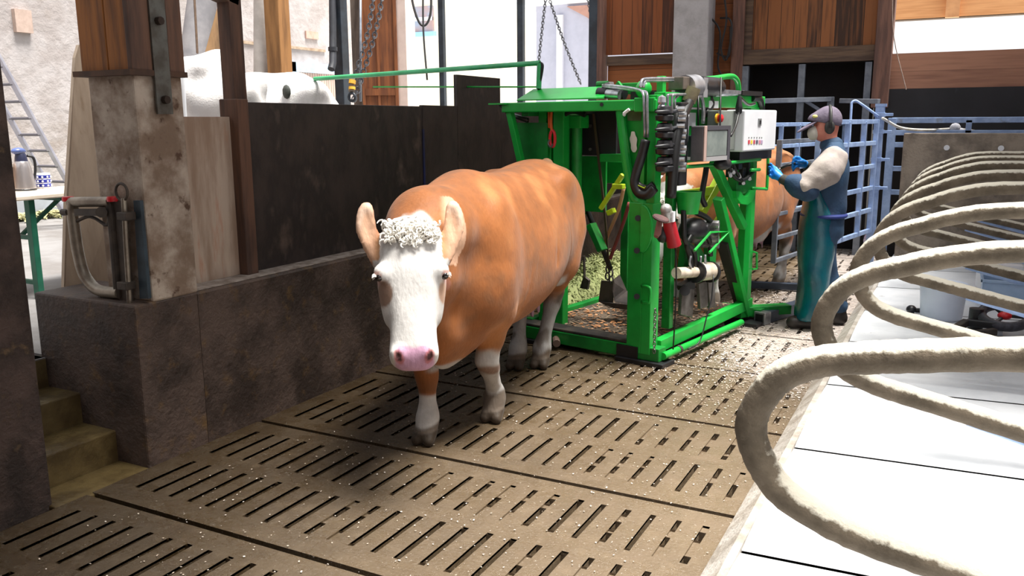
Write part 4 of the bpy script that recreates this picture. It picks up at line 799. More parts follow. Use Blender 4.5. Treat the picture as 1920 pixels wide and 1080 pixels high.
a = LX(1294, 254, .0); c = LX(1325, 292, .0); LB().span((-.02, a.y, c.z), (.11, c.y, a.z)).build('pump_box', mat('teal_black', (26, 42, 46), (40, 56, 56), rough=.5, scale=6), cr, bevel=.008)
p = LX(1355, 307, .16); LB().ball(p, (.06, .10, .05), 14).build('joystick_pod', BLK, cr, smooth=True)
# gas and hydraulic fittings under the box
b = LB()
for px, py, w, hgt in ((1370, 322, .04, .09), (1388, 330, .06, .14), (1398, 318, .03, .12), (1381, 312, .07, .05)):
    p = LX(px, py, .02); b.box(p, (.07, w, hgt))
b.build('valve_body', BLK, cr, bevel=.004)
b = LB(); b.tube(smooth_path([LX(1366, 312, .05), LX(1375, 330, .08), LX(1388, 338, .08), LX(1400, 334, .08), LX(1414, 320, .08)], 5), .016, 8); b.tube(smooth_path([LX(1372, 300, .06), LX(1382, 325, .09), LX(1396, 344, .09)], 5), .013, 8); b.build('valve_hose', RUB, cr, smooth=True)
b = LB()
for px, py in ((1374, 318), (1385, 326), (1392, 338), (1368, 324), (1404, 330)): b.cyl(LX(px, py, .06), LX(px+2, py+6, .10), .014, 8)
b.build('valve_fitting', CHR, cr, smooth='auto')
# lever valves up the front post
vb = LB(); vb.span((.0, .10, 1.30), (.09, .22, 1.88)); vb = vb.build('valve_column', BLK, cr, bevel=.01)
for i, py in enumerate((213, 245, 276, 308)):
    p = LX(1246, py, .06); l0 = LX(1222, py+1, .06)
    v_ = LB(); v_.lathe((p.x, p.y, p.z-.055), [(.03, 0), (.06, .01), (.065, .04), (.05, .05), (.06, .06), (.05, .10), (.025, .11)], 14); vv = v_.build('valve_bank', BLK, vb, smooth='auto')
    LB().tube([(p.x+.03, l0.y-.0, p.z+.01), (p.x+.04, p.y, p.z+.012), (p.x+.04, p.y+.10, p.z+.02)], [.009, .016, .014], 8).build('valve_lever', BLK, vb, smooth=True)
    f = LB()
    for dy, dz in ((.10, .03), (.13, -.01), (.12, -.04)): f.cyl((p.x+.04, p.y+dy, p.z+dz), (p.x+.09, p.y+dy+.02, p.z+dz), .018, 8)
    f.build('valve_union', CHR, vb, smooth='auto')
b = LB(); p = LX(1241, 196, .05); b.lathe((p.x, p.y, p.z-.06), [(.018, 0), (.028, .01), (.028, .05), (.02, .06), (.03, .075), (.026, .11), (.0, .125)], 12); b.build('pressure_gauge', CHR, vb, smooth='auto')
# rigid pipes
b = LB()
for dx in (0, 7): b.tube(smooth_path([LY(1130, 160+dx*.4, .12), LY(1160, 162+dx*.5, .05), LY(1196+dx, 168+dx*.4, -.02), LY(1206+dx, 176, -.06), LY(1208+dx*.8, 200, -.075), LY(1209+dx*.8, 258, -.075)], 4), .010, 8)
for dx in (0, 6): b.tube(smooth_path([LX(1200+dx, 164, -.06), LX(1203+dx, 153, -.06), LX(1212+dx, 148+dx*.6, -.06), LX(1262, 147+dx*.7, -.05)], 4), .011, 8)
for px in (1252, 1260): b.tube(smooth_path([LX(px, 212, .07), LX(px, 184, .07), LX(px+3, 178, .07), LX(1285, 177, .05)], 4), .010, 8)
b.tube(smooth_path([LX(1266, 208, .06), LX(1266, 186, .06), LX(1272, 180, .05)], 4), .008, 7)
b.tube(smooth_path([LX(1291, 212, .02), LX(1288, 262, .04), LX(1283, 286, .05), LX(1271, 301, .05)], 4), .009, 7)
b.tube(smooth_path([LX(1308, 182, .03), LX(1315, 182, .03), LX(1319, 205, .03), LX(1318, 232, .03)], 4), .014, 8)
b.build('hydraulic_pipe', CHR, cr, smooth=True)
b = LB(); b.span((-.1, .25, 1.97), (.02, .46, 2.06)); b.build('manifold_block', mat('manifold', (110, 100, 92), (88, 80, 74), metal=.3, rough=.5), cr, bevel=.006)
b = LB(); p = LX(1296, 164, -.02); q = LX(1308, 164, -.02); b.cyl((p.x, p.y-.10, p.z), (p.x, p.y+.06, p.z+.01), .085, 18); b.span((p.x-.05, p.y+.06, p.z-.07), (p.x+.07, p.y+.13, p.z+.07)); b.build('winch_gear', mat('cast_silver', (170, 170, 174), (130, 130, 136), metal=.5, rough=.4), cr, smooth='auto')
b = LB(); p = LX(1325, 164, -.02); b.cyl((p.x, p.y-.13, p.z+.005), (p.x, p.y+.16, p.z+.005), .075, 18); b.cyl((p.x, p.y+.16, p.z+.005), (p.x, p.y+.22, p.z+.005), .055, 14); b.build('winch_motor', BLK, cr, smooth='auto')
b = LB(); p = LX(1294, 178, .04); b.cyl((p.x, p.y-.02, p.z-.05), (p.x+.03, p.y, p.z+.05), .05, 12); b.build('winch_pawl', mat('dull_brass', (150, 140, 110), (110, 100, 84), metal=.5), cr, smooth='auto')
b = LB(); b.tube(smooth_path([LX(1297, 151, -.05), LX(1340, 147, -.03), LX(1368, 143, -.02), LX(1379, 147, -.0), LX(1384, 160, .0), LX(1385, 182, .0)], 5), .022, 10); b.tube([LX(1338, 154, -.05), LX(1352, 147, -.03)], .014, 8); b.build('cable_arch', GREEN, cr, smooth=True)
b = LB(); b.lathe(LX(1385, 214, .12), [(.016, 0), (.024, .01), (.028, .05), (.026, .06), (.018, .11), (.012, .14)], 12); pg = b.build('cable_plug', BLK, cr, smooth='auto')
b = LB(); b.tube(smooth_path([LX(1385, 212, .13), LX(1379, 236, .16), LX(1370, 255, .2)], 4), .010, 7); b.tube(smooth_path([LX(1387, 182, .08), LX(1402, 196, .06), LX(1415, 194, .05)], 4), .012, 7); b.tube([LX(1352, 145, .06), LX(1351, 190, .08), LX(1350, 238, .2)], .007, 6); b.tube([LX(1309, 180, .05), LX(1309, 245, .05)], .008, 6); b.build('control_cable', RUB, cr, smooth=True)
b = LB(); b.tube(smooth_path([LX(1410, 184, -.0), LX(1424, 186, .02), LX(1428, 205, .0)], 4), .03, 8); LB().tube(smooth_path([LX(1330, 182, -.02), LX(1334, 196, -.02), LX(1322, 215, -.02)], 4), .026, 8).build('top_hose', RUB, cr, smooth=True); b.build('top_hose', RUB, cr, smooth='auto'); LB().span((-.1, 1.2, 1.95), (.05, 1.6, 1.985)).build('cable_tray', RUB, cr)
b = LB(); b.span((-.12, .72, 1.955), (.04, 1.25, 1.985)); b.tube([LX(1340, 177, 0), LX(1395, 174, 0)], .02, 8); b.build('zinc_rail', CHR, cr, smooth='auto')
# hoses
b = LB()
b.tube(smooth_path([LX(1303, 172, .02), LX(1290, 196, .06), LX(1281, 215, .09), LX(1273, 240, .10), LX(1266, 275, .10), LX(1262, 320, .10), LX(1258, 370, .08)], 5), .036, 10)
b.tube(smooth_path([LX(1266, 200, .05), LX(1268, 230, .08), LX(1262, 262, .09), LX(1256, 330, .08)], 5), .026, 10)
b.tube(smooth_path([LY(1211, 262, -.09), LY(1204, 290, -.10), LY(1193, 325, -.11), LY(1190, 345, -.12), LY(1198, 362, -.12), LY(1214, 365, -.12), LY(1227, 352, -.11)], 5), .034, 10)
b.tube(smooth_path([LY(1190, 340, -.10), LY(1200, 350, -.10), LY(1214, 354, -.10), LY(1226, 346, -.09)], 5), .028, 10)
b.build('hydraulic_hose', RUB, cr, smooth=True)
LB().tube([LY(1193, 346, -.13), LY(1209, 353, -.13), LY(1210, 349, -.13)], .004, 5).build('cable_tie', LIME, cr)
LB().tube(smooth_path([LY(1180, 205, -.06), LY(1170, 213, -.06), LY(1172, 216, -.06)], 3), .012, 6).build('white_cord', WHT, cr)
# lime lifting arms, green cup, thin frame
LIMEARMS = [[(1125, 398), (1128, 384), (1168, 328)], ]
b = LB(); b.bar(LY(1126, 392, .3), LY(1168, 327, .3), .034, .034); b.build('lifting_arm', LIME, cr, bevel=.006)
for a_, b_ in ((LY(1140, 400, .3), LY(1152, 394, .3)), (LY(1150, 349, .3), LY(1170, 350, .3))): LB().bar(a_, b_, .05, .04).build('arm_clip', LIME, cr, bevel=.006)
b = LB(); b.bar(LX(1275, 366, -.25), LX(1340, 356, -.25), .05, .07); b.bar(LX(1314, 400, -.25), LX(1352, 330, -.25), .06, .08); b.bar(LX(1342, 420, -.2), LX(1350, 408, -.2), .05, .05); b.build('lifting_arm', LIME, cr, bevel=.006)
cpp = LX(1290, 398, .02); b = LB(); b.lathe((cpp.x, cpp.y, cpp.z-.01), [(.075, 0), (.095, .16), (.098, .165), (.088, .165), (.07, .012), (.0, .01)], 20); b.build('cup_holder', GREEN, cr, smooth='auto')
b = LB(); b.tube([LX(1302, 470, .08), LX(1332, 436, .08), LX(1366, 434, .08), LX(1330, 474, .08)], .011, 7); b.build('thin_frame', GREEN, cr)
b = LB()
for pts in ([(1282, 394), (1282, 425), (1284, 450), (1300, 470), (1304, 500)], [(1310, 430), (1330, 450), (1332, 480)], [(1296, 440), (1288, 458), (1294, 482), (1296, 510)], [(1305, 398), (1325, 408), (1338, 425), (1342, 445)], [(1322, 385), (1316, 368), (1322, 330), (1325, 310)]):
    b.tube(smooth_path([LX(x, y, .02) for x, y in pts], 5), .022, 9)
b.build('hydraulic_hose', RUB, cr, smooth=True)
hm = LB()
for i in range(5): p = LX(1326, 420+i*9, -.02); hm.cyl((p.x-.08, p.y-.05, p.z), (p.x+.1, p.y-.0, p.z), .034, 10)
hm = hm.build('valve_stack', mat('valve_silver', (150, 148, 150), (60, 58, 60), metal=.5, rough=.4, scale=14), cr, smooth='auto')
b = LB(); p = LX(1300, 432, -.02); b.ball(p, (.11, .16, .10), 12); b.build('hose_coupling', BLK, cr, smooth=True)
# hoof rests: arms, white rollers and plates
b = LB(); b.prism([LX(1288, 470, -.08), LX(1302, 462, -.08), LX(1325, 505, -.08), LX(1312, 512, -.08)], (.05, 0, 0)); b.prism([LX(1276, 452, -.08), LX(1290, 458, -.08), LX(1278, 505, -.08), LX(1270, 500, -.08)], (.05, 0, 0)); b.prism([LX(1318, 452, -.08), LX(1334, 448, -.08), LX(1330, 510, -.08), LX(1322, 508, -.08)], (.05, 0, 0)); b.build('rest_arm', GREEN2, cr)
b = LB(); p = LX(1283, 512, .0); q = LX(1312, 512, .0)
b.cyl(LX(1268, 512, .02), LX(1304, 510, .02), .042, 16); b.cyl(LX(1306, 510, .02), LX(1330, 508, .02), .072, 18); b.build('hoof_roller', mat('cream_roller', (216, 208, 192), (178, 160, 140), rough=.5, scale=9), cr, smooth='auto')
for a_, b_ in ((1303, 1306), (1330, 1333)): LB().cyl(LX(a_, 510, .02), LX(b_, 510, .02), .085, 18).build('roller_flange', BLK, cr, smooth='auto')
b = LB(); b.tube(smooth_path([LX(1296, 480, .05), LX(1293, 492, .05), LX(1296, 502, .05)], 3), .010, 6); b.tube(smooth_path([LX(1314, 480, .05), LX(1313, 494, .05)], 3), .010, 6); b.tube(smooth_path([LX(1322, 478, .05), LX(1323, 494, .05)], 3), .010, 6); b.build('roller_pin', CHR, cr, smooth=True)
for q in (((1280, 543), (1303, 541), (1299, 596), (1277, 590)), ((1311, 532), (1326, 526), (1328, 574), (1314, 580)), ((1328, 530), (1340, 528), (1342, 576), (1332, 578))):
    LB().prism([LX(x, y, .0) for x, y in q], (-.03, 0, 0)).build('hoof_plate', STL, cr, bevel=.004)
b = LB(); b.prism([LX(1278, 536, 0), LX(1302, 522, 0), LX(1304, 540, 0), LX(1282, 545, 0)], (-.05, 0, 0)); b.cyl(LX(1284, 545, .02), LX(1284, 545, -.05), .04, 12); b.build('plate_hinge', BLK, cr, smooth='auto')
# hanging cradle inside with its cables
b = LB(); b.tube([LY(1084, 300, .5), LY(1100, 390, .5), LY(1145, 505, .5)], .022, 8); b.build('black_strut', BLK, cr, smooth=True)
b = LB(); b.bar(LY(1112, 205, .38), LY(1134, 400, .42), .018, .012); b.bar(LY(1134, 400, .42), LY(1142, 500, .5), .016, .01); b.build('strap', mat('brown_strap', (70, 56, 40), rough=.8), cr)
b = LB(); b.tube(smooth_path([LY(1170, 350, .45), LY(1160, 392, .45), LY(1140, 440, .47), LY(1132, 462, .5)], 5), .015, 8); b.build('tan_hose', mat('tan_hose', (206, 158, 120), (180, 130, 96), rough=.5), cr, smooth=True)
b = LB(); b.tube(smooth_path([LY(1180, 380, .45), LY(1168, 420, .46), LY(1148, 474, .5), LY(1144, 486, .5)], 5), .015, 8); b.build('red_hose', mat('dusty_red_hose', (160, 66, 70), (120, 60, 60), rough=.5), cr, smooth=True)
b = LB()
for px, py in ((1140, 505), (1145, 512), (1139, 518), (1146, 525)): b.tube([LY(px, py, .5)+V((.02*math.cos(t), 0, .03*math.sin(t))) for t in [2*math.pi*i/8 for i in range(8)]], .008, 5, closed=True)
b.build('cradle_shackle', STL, cr)
M_crad = mat('cradle_steel', (92, 82, 78), (64, 58, 56), metal=.3, rough=.6, scale=7)
b = LB(); b.prism([LY(1127, 526, .5), LY(1150, 528, .5), LY(1147, 572, .5), LY(1122, 566, .5)], (0, .02, 0)); b.prism([LY(1146, 528, .5), LY(1160, 516, .62), LY(1174, 548, .62), LY(1152, 566, .5)], (0, .02, 0)); b.prism([LY(1152, 566, .5), LY(1174, 548, .62), LY(1190, 550, .62), LY(1184, 572, .5)], (0, .01, .01)); b.prism([LY(1122, 566, .48), LY(1184, 572, .48), LY(1190, 582, .48), LY(1150, 578, .48)], (0, .02, 0)); b.build('hoof_cradle', M_crad, cr)
b = LB(); b.prism([LY(1094, 518, 1.0), LY(1104, 526, 1.0), LY(1101, 543, 1.0), LY(1087, 540, 1.0)], (0, .03, 0)); b.tube([LY(1095, 480, 1.0), LY(1096, 520, 1.0)], .012, 6); b.build('hanging_plate', M_crad, cr)
# carabiner and strap at the gate
b = LB(); b.tube(smooth_path([LY(1034, 205, .08), LY(1033, 230, .06), LY(1035, 246, .05)], 3), .012, 6); b.tube(smooth_path([LY(1029, 205, .08), LY(1030, 240, .06)], 3), .010, 6); sr = b.build('orange_sling', mat('orange_strap', (206, 90, 30), rough=.7), cr, smooth=True)
b = LB(); b.tube([LY(1036, 260, .05)+V((.024*math.cos(t), 0, .062*math.sin(t))) for t in [2*math.pi*i/14 for i in range(14)]], .012, 7, closed=True); b.build('red_carabiner', RED, cr, smooth=True)
LB().tube(smooth_path([LY(1031, 262, .04), LY(1028, 270, .04), LY(1033, 276, .04), LY(1037, 270, .04)], 3), .008, 6).build('snap_hook', STL, cr)
b = LB(); b.tube([LY(938, 196, -.02), LY(948, 204, -.0), LY(952, 212, .0)], .018, 8); b.tube([LY(958, 215, .1), LY(990, 226, .1)], .02, 8); b.build('gate_cylinder', BLK, cr, smooth=True)
# overhead gate arm
b = LB(); p0 = LY(590, 148, .2); p1 = LY(1012, 118, .2); b.tube([p0, p1], .021, 10); p2 = LY(1010, 166, .2); b.tube([p1, p2], .021, 10); b.build('gate_arm', mat('bluish_green', (66, 178, 120), (50, 160, 100), rough=.35, scale=6), cr, smooth='auto')
LB().tube([LY(700, 163, .2), LY(1010, 163, .2)], .007, 6).build('gate_line', GREEN, cr)
LB().tube(smooth_path([LY(1012, 118, .2), LY(1017, 122, .2), LY(1015, 140, .2), LY(1009, 168, .2)], 4), .012, 6).build('arm_hose', RUB, cr, smooth=True)
# winch end of the hood
b = LB(); p = LY(1140, 172, .12); b.cyl(LY(1122, 174, .12), LY(1172, 176, .12), .04, 14); b.span((-.32, .1, 1.9), (-.12, .2, 1.96)); b.build('drive_motor', BLK, cr, smooth='auto')
b = LB(); b.cyl(LY(1138, 176, .06), LY(1162, 178, .06), .032, 14); b.build('zinc_cylinder', CHR, cr, smooth='auto')
LB().span((-.50, .25, 1.95), (-.30, .35, 2.03)).build('top_block', GREEN, cr, bevel=.004); LB().prism([LY(1148, 168, .2), LY(1158, 152, .2), LY(1170, 168, .2)], (0, .03, 0)).build('top_gusset', GREEN, cr); LB().ball(LY(1207, 168, .1), (.06, .06, .07), 10).build('top_boss', GREEN, cr, smooth=True); LB().span((-.10, .08, 1.93), (-.05, .13, 2.06)).build('top_lug', GREEN, cr, bevel=.004)
LB().cyl(LY(1120, 158, .25), LY(1140, 157, .25), .022, 10).build('top_knob', GREEN2, cr, smooth='auto')
b = LB(); b.prism([LY(1130, 158, .1), LY(1142, 153, .1), LY(1146, 166, .1), LY(1136, 172, .1)], (0, .06, 0)); b.build('zinc_bracket', CHR, cr)
# chain on the front corner
chq = [MM @ V((.02, -.07, z)) for z in (.42, .25, .12)]
P = smooth_path(chq, 6); b = MB()
for i in range(12):
    c = P[0].lerp(P[-1], i/11); u_, v_ = (EX, V((0, 0, 1))) if i % 2 else (EY, V((0, 0, 1)))
    b.tube([c+u_*.010*math.cos(t)+v_*.018*math.sin(t) for t in [2*math.pi*k/8 for k in range(8)]], .004, 5, closed=True)
b.build('corner_chain', STL, cr)
# angle grinder hanging on the crush
g0 = MM @ LX(1250, 398, .10)
gr = thing('angle_grinder', 'red and silver angle grinder hanging from the front of the green crush', 'grinder', tuple(g0))
T_ = (MM @ LX(1264, 460, .12)) - g0
b = MB(); b.tube([g0+T_*.25, g0+T_*.4, g0+T_*.75, g0+T_], [.042, .046, .048, .052], 14); b.build('grip_body', mat('grinder_red', (178, 26, 40), (150, 24, 36), rough=.45), gr, smooth='auto')
b = MB(); b.tube([g0-T_*.12, g0+T_*.08, g0+T_*.25], [.03, .05, .045], 14); b.ball(g0-T_*.08, .042, 12); gh = b.build('gear_head', mat('grinder_alu', (190, 188, 184), (150, 148, 146), metal=.5, rough=.4, scale=12), gr, smooth='auto')
b = MB(); b.box(g0+T_*.12+EX*.045-EY*.0, (.012, .05, .07)); b.build('rating_plate', WHT, gh)
q0 = MM @ LX(1238, 412, .12); b = MB(); b.lathe(q0, [(.0, 0), (.055, .0), (.06, .01), (.055, .018), (0, .018)], 18, EX*.4+Vector((0, 0, 1))); b.build('grinding_disc', mat('disc_dark', (64, 40, 44), (90, 60, 56), rough=.6), gr, smooth='auto')
b = MB(); b.tube([MM @ LX(1237, 414, .1), MM @ LX(1233, 438, .1), MM @ LX(1230, 444, .1)], [.02, .024, .016], 10); b.build('side_handle', mat('handle_pink', (140, 90, 84), (110, 72, 66)), gr, smooth='auto')
b = MB(); b.tube(smooth_path([MM @ LX(1266, 462, .12), MM @ LX(1268, 520, .14), MM @ LX(1266, 590, .14), MM @ LX(1262, 655, .12)], 4), .006, 6); b.tube(smooth_path([MM @ LX(1338, 515, .1), MM @ LX(1334, 560, .12), MM @ LX(1326, 590, .12), MM @ LX(1312, 640, .12), MM @ LX(1290, 655, .1)], 4), .006, 6); b.build('power_cord', RUB, gr, smooth=True)
q0 = MM @ LX(1243, 440, .05); b = MB(); b.ball(q0, (.05, .06, .06), 10); b.build('motor_cap', BLK, gr, smooth=True)
# ================================================================ SECOND COW, WORKER, GATES
_c2 = MM @ V((-.60, 1.86, 0)); _h2 = -EY
cow2 = make_cow('cow', 'second red-brown cow standing inside the green crush, head lowered', (_c2.x, _c2.y), (_h2.x, _h2.y), dict(fr=(.10, -.16), fl=(.04, .17), hl=(-1.52, .19), hr=(-1.36, -.17)), (.74, .06, 1.10), .05, R(42), .016)

PO = onZ(1533, 612); FH = Vector((FW.x, FW.y, 0)).normalized(); RH = Vector((RT.x, RT.y, 0)).normalized()
pf = (-RH*.975+FH*.22).normalized(); plf = Vector((-pf.y, pf.x, 0))
PM = Matrix(((pf.x, plf.x, 0, PO.x), (pf.y, plf.y, 0, PO.y), (0, 0, 1, 0), (0, 0, 0, 1))); PI_ = PM.inverted()
def PL(px, py, y=0.0): return PI_ @ onP(px, py, PO+plf*y, plf)
def T3(v): return (v[0], v[1], v[2])
per = thing('person', 'person in cap, ear muffs, dust mask and teal apron reaching to the crush controls', 'person', (PO.x, PO.y, 0))
SKIN = mat('skin', (204, 132, 112), (190, 112, 96), rough=.55, scale=12)
hdc = PL(1550, 236); nk = PL(1558, 272); hip = PL(1545, 415)
shl = PL(1566, 298, .20); ell_ = PL(1508, 352, .27); wrl = PL(1468, 336, .22); hal = PL(1444, 320, .17)
shr = PL(1560, 296, -.20); elr = PL(1535, 345, -.26); wrr = PL(1513, 310, -.18); har = PL(1494, 302, -.12)
# ---- body
fd = Field((-.45, -.42, -.01), (.85, .45, 1.95), .012)
hx, hz = hdc.x, hdc.z
fd.ell((hx, 0, hz), (.098, .078, .118), .02); fd.ell((hx+.045, 0, hz-.05), (.058, .056, .075), .03)
fd.cone((hx+.092, 0, hz-.0), (hx+.112, 0, hz-.035), .013, .018, .015)
for s in (-1, 1): fd.ell((hx-.01, s*.08, hz-.02), (.022, .012, .032), .01); fd.ell((hx+.086, s*.033, hz+.005), (.012, .018, .012), .01, 'sub')
fd.ell((hx+.095, 0, hz-.072), (.012, .03, .008), .008, 'sub')
fd.cone((hx-.02, 0, hz-.06), (nk.x, 0, nk.z), .055, .06, .03)
fd.loft((0, 0, 0), (0, 0, 1), (0, 1, 0), (1, 0, 0), [(hip.z-.05, .15, hip.x+.11, hip.x-.13), (hip.z+.1, .16, hip.x+.11, hip.x-.13), (hip.z+.25, .155, nk.x+.10, nk.x-.13), (nk.z-.2, .18, nk.x+.10, nk.x-.13), (nk.z-.06, .19, nk.x+.06, nk.x-.10), (nk.z+.0, .07, nk.x+.03, nk.x-.06)], .03)
ft_l = PL(1520, 606, .10); ft_r = PL(1566, 592, -.10)
for s, ft in ((1, ft_l), (-1, ft_r)):
    hp_ = (hip.x, s*.10, hip.z-.02); kn = (hip.x*.45+ft.x*.55+.05, s*.105, .50)
    fd.chain([hp_, kn, (ft.x-.02, s*.10, .10)], [.105, .065, .045], .04); fd.chain([(ft.x-.03, s*.10, .06), (ft.x+.12, s*.11, .04)], [.045, .035], .03)
for a, b, c in ((shl, ell_, wrl), (shr, elr, wrr)): fd.chain([(a.x, a.y*.72, a.z-.03), T3(b), T3(c)], [.052, .044, .032], .03)
P, Q = fd.mesh(2); body = np_mesh('body', P, Q, SKIN, per, PM)
def layer(name, fill, m, h=.013, parent=per, label=None, lo=(-.5, -.48, -.02), hi=(.9, .5, 1.98), sm=2, fold=0.0, ff=18, cut=None):
    f_ = Field(lo, hi, h); fill(f_)
    if fold or cut:
        X, Y, Z = np.meshgrid(*f_.ax, indexing='ij')
        if fold: f_.F += (fold*(np.sin(X*ff+3*np.sin(Z*ff*.5)+Y*ff*.6)*.6+np.sin(Z*ff*1.3+2*np.sin(Y*ff*.7)+X*ff*.8)*.4)).astype(np.float32)
        if cut: f_.F = np.maximum(f_.F, cut(X, Y, Z).astype(np.float32))
    P, Q = f_.mesh(sm); o = np_mesh(name, P, Q, m, parent, PM)
    if label: o['label'] = label
    return o
NAVY = mat('navy_workwear', (44, 74, 104), (30, 54, 82), rough=.8, scale=5, bump=.2, bscale=60)
BEIGE = mat('beige_shirt', (176, 166, 158), (150, 140, 136), rough=.85, scale=6, bump=.2, bscale=50)
TEAL = mat('teal_apron', (0, 92, 106), (0, 74, 92), rough=.22, scale=4, bump=.35, bscale=9, spec=.6)
def overalls(f):
    f.loft((0, 0, 0), (0, 0, 1), (0, 1, 0), (1, 0, 0), [(hip.z-.12, .17, hip.x+.13, hip.x-.16), (hip.z+.1, .185, hip.x+.14, hip.x-.165), (hip.z+.25, .18, nk.x+.15, nk.x-.155), (nk.z-.2, .19, nk.x+.12, nk.x-.155), (nk.z-.06, .185, nk.x+.075, nk.x-.125), (nk.z+.03, .085, nk.x+.05, nk.x-.085)], .03)
    for s, ft in ((1, ft_l), (-1, ft_r)):
        kn = (hip.x*.45+ft.x*.55+.04, s*.105, .52); f.chain([(hip.x-.01, s*.10, hip.z-.05), kn, (ft.x-.02, s*.105, .17)], [.125, .085, .076], .05)
layer('overalls', overalls, NAVY, fold=.007)
def sleeves(f):
    f.chain([(shl.x-.0, shl.y-.06, shl.z-.01), T3(shl*.65+ell_*.35+Vector((-.01, 0, -.02))), T3(ell_+Vector((.0, 0, .015)))], [.108, .112, .092], .06)
    f.chain([(shr.x, shr.y+.06, shr.z-.01), T3(shr*.5+elr*.5), T3(elr)], [.10, .098, .08], .05)
layer('shirt', sleeves, BEIGE, fold=.006, ff=34)
def cuffs(f):
    w = ell_*.35+wrl*.65; f.chain([T3(ell_+Vector((-.03, 0, -.03))), T3(ell_*.7+wrl*.3), T3(ell_*.42+wrl*.58)], [.088, .09, .068], .03)
layer('sleeve_cuff', cuffs, NAVY, fold=.006, ff=30)
layer('sleeve_cuff', lambda f: f.chain([T3(elr), T3(elr*.45+wrr*.55)], [.082, .062], .03), NAVY, fold=.006, ff=30)
for a_, b_ in ((ell_, wrl), (elr, wrr)): layer('wristlet', lambda f: f.chain([T3(a_*.5+b_*.5), T3(b_)], [.052, .043], .02), mat('olive_knit', (66, 66, 62), (50, 52, 50), rough=.9, scale=30))
def apron(f):
    zt = PL(1535, 340).z
    f.loft((0, 0, 0), (0, 0, 1), (0, 1, 0), (1, 0, 0), [(.09, .225, ft_l.x+.13, ft_l.x-.07), (.35, .24, hip.x+.175, hip.x-.07), (.62, .245, hip.x+.20, hip.x-.09), (hip.z, .24, hip.x+.195, hip.x-.09), (hip.z+.14, .215, hip.x+.18, hip.x-.03), (zt, .17, hip.x+.17, hip.x+.05)], .02)
ap = layer('apron', apron, TEAL, fold=.007, ff=11)
z0 = PL(1540, 402).z
def belt(f):
    f.loft((0, 0, z0), (0, 0, 1), (0, 1, 0), (1, 0, 0), [(-.014, .245, hip.x+.193, hip.x-.178), (0, .25, hip.x+.197, hip.x-.182), (.014, .245, hip.x+.193, hip.x-.178)], .01)
layer('apron_string', belt, mat('navy_string', (20, 40, 110), rough=.7), h=.009, parent=ap)
def neckband(f): f.chain([(nk.x+.02, .12, nk.z-.02), (nk.x+.13, .12, nk.z-.2)], [.025, .03], .02); f.ell((nk.x-.005, 0, nk.z+.0), (.095, .09, .075), .03)
layer('bib_strap', neckband, NAVY, h=.01)
def boots(f):
    for s, ft in ((1, ft_l), (-1, ft_r)):
        f.chain([(ft.x-.03, s*.105, .24), (ft.x-.03, s*.105, .07)], [.062, .058], .03); f.chain([(ft.x-.05, s*.105, .055), (ft.x+.15, s*.115, .055)], [.055, .055], .03)
BOOT = mat('black_boot', (34, 32, 34), (52, 46, 42), rough=.45, scale=9)
for s_ in (1, -1):
    ft = ft_l if s_ > 0 else ft_r
    layer('boot', lambda f: (f.chain([(ft.x-.03, s_*.105, .24), (ft.x-.03, s_*.105, .07)], [.062, .058], .03), f.chain([(ft.x-.05, s_*.105, .055), (ft.x+.15, s_*.115, .055)], [.055, .055], .03)), BOOT, cut=lambda X, Y, Z: .004-Z)
# ---- cap, mask, ear muffs
def cap(f):
    f.ell((hx-.008, 0, hz+.045), (.112, .097, .118), .02); f.cone((hx+.06, 0, hz+.05), (hx+.085, 0, hz+.04), .075, .07, .02)
co = layer('cap', cap, mat('grey_cap', (118, 108, 124), (98, 88, 106), rough=.85, scale=10, bump=.2, bscale=60), h=.009, lo=(hx-.2, -.2, hz-.1), hi=(hx+.3, .2, hz+.2), cut=lambda X, Y, Z: (hz+.018+.02*(X-hx)/.1)-Z)
layer('cap_brim', lambda f: f.ell((hx+.145, 0, hz+.0), (.105, .085, .014), .01, M=[[.85, 0, -.53], [0, 1, 0], [.53, 0, .85]]), MATS['grey_cap'], h=.007, lo=(hx, -.2, hz-.1), hi=(hx+.35, .2, hz+.15), parent=co)
layer('cap_badge', lambda f: f.ell((hx+.098, .04, hz+.075), (.026, .034, .018), .01), mat('yellow_badge', (214, 206, 120), (180, 170, 96), scale=40), h=.006, lo=(hx, -.1, hz), hi=(hx+.2, .15, hz+.2), parent=co)
layer('dust_mask', lambda f: (f.ell((hx+.098, 0, hz-.058), (.052, .060, .062), .02),), mat('cream_mask', (204, 200, 190), (190, 184, 174), rough=.9, scale=12), h=.008, lo=(hx, -.15, hz-.2), hi=(hx+.25, .15, hz+.1))
def muffs(f):
    for s in (-1, 1): f.ell((hx-.012, s*.098, hz-.012), (.042, .03, .055), .015)
mu = layer('ear_muffs', muffs, mat('muff_black', (46, 46, 44), (34, 34, 34), rough=.5, scale=9), h=.008, lo=(hx-.2, -.2, hz-.2), hi=(hx+.2, .2, hz+.2))
MB().tube([PM @ Vector((hx-.015, .128*math.cos(a), hz-.01+.172*math.sin(a))) for a in [math.pi*i/14 for i in range(15)]], .012, 8).build('headband', MATS['muff_black'], mu, smooth=True)
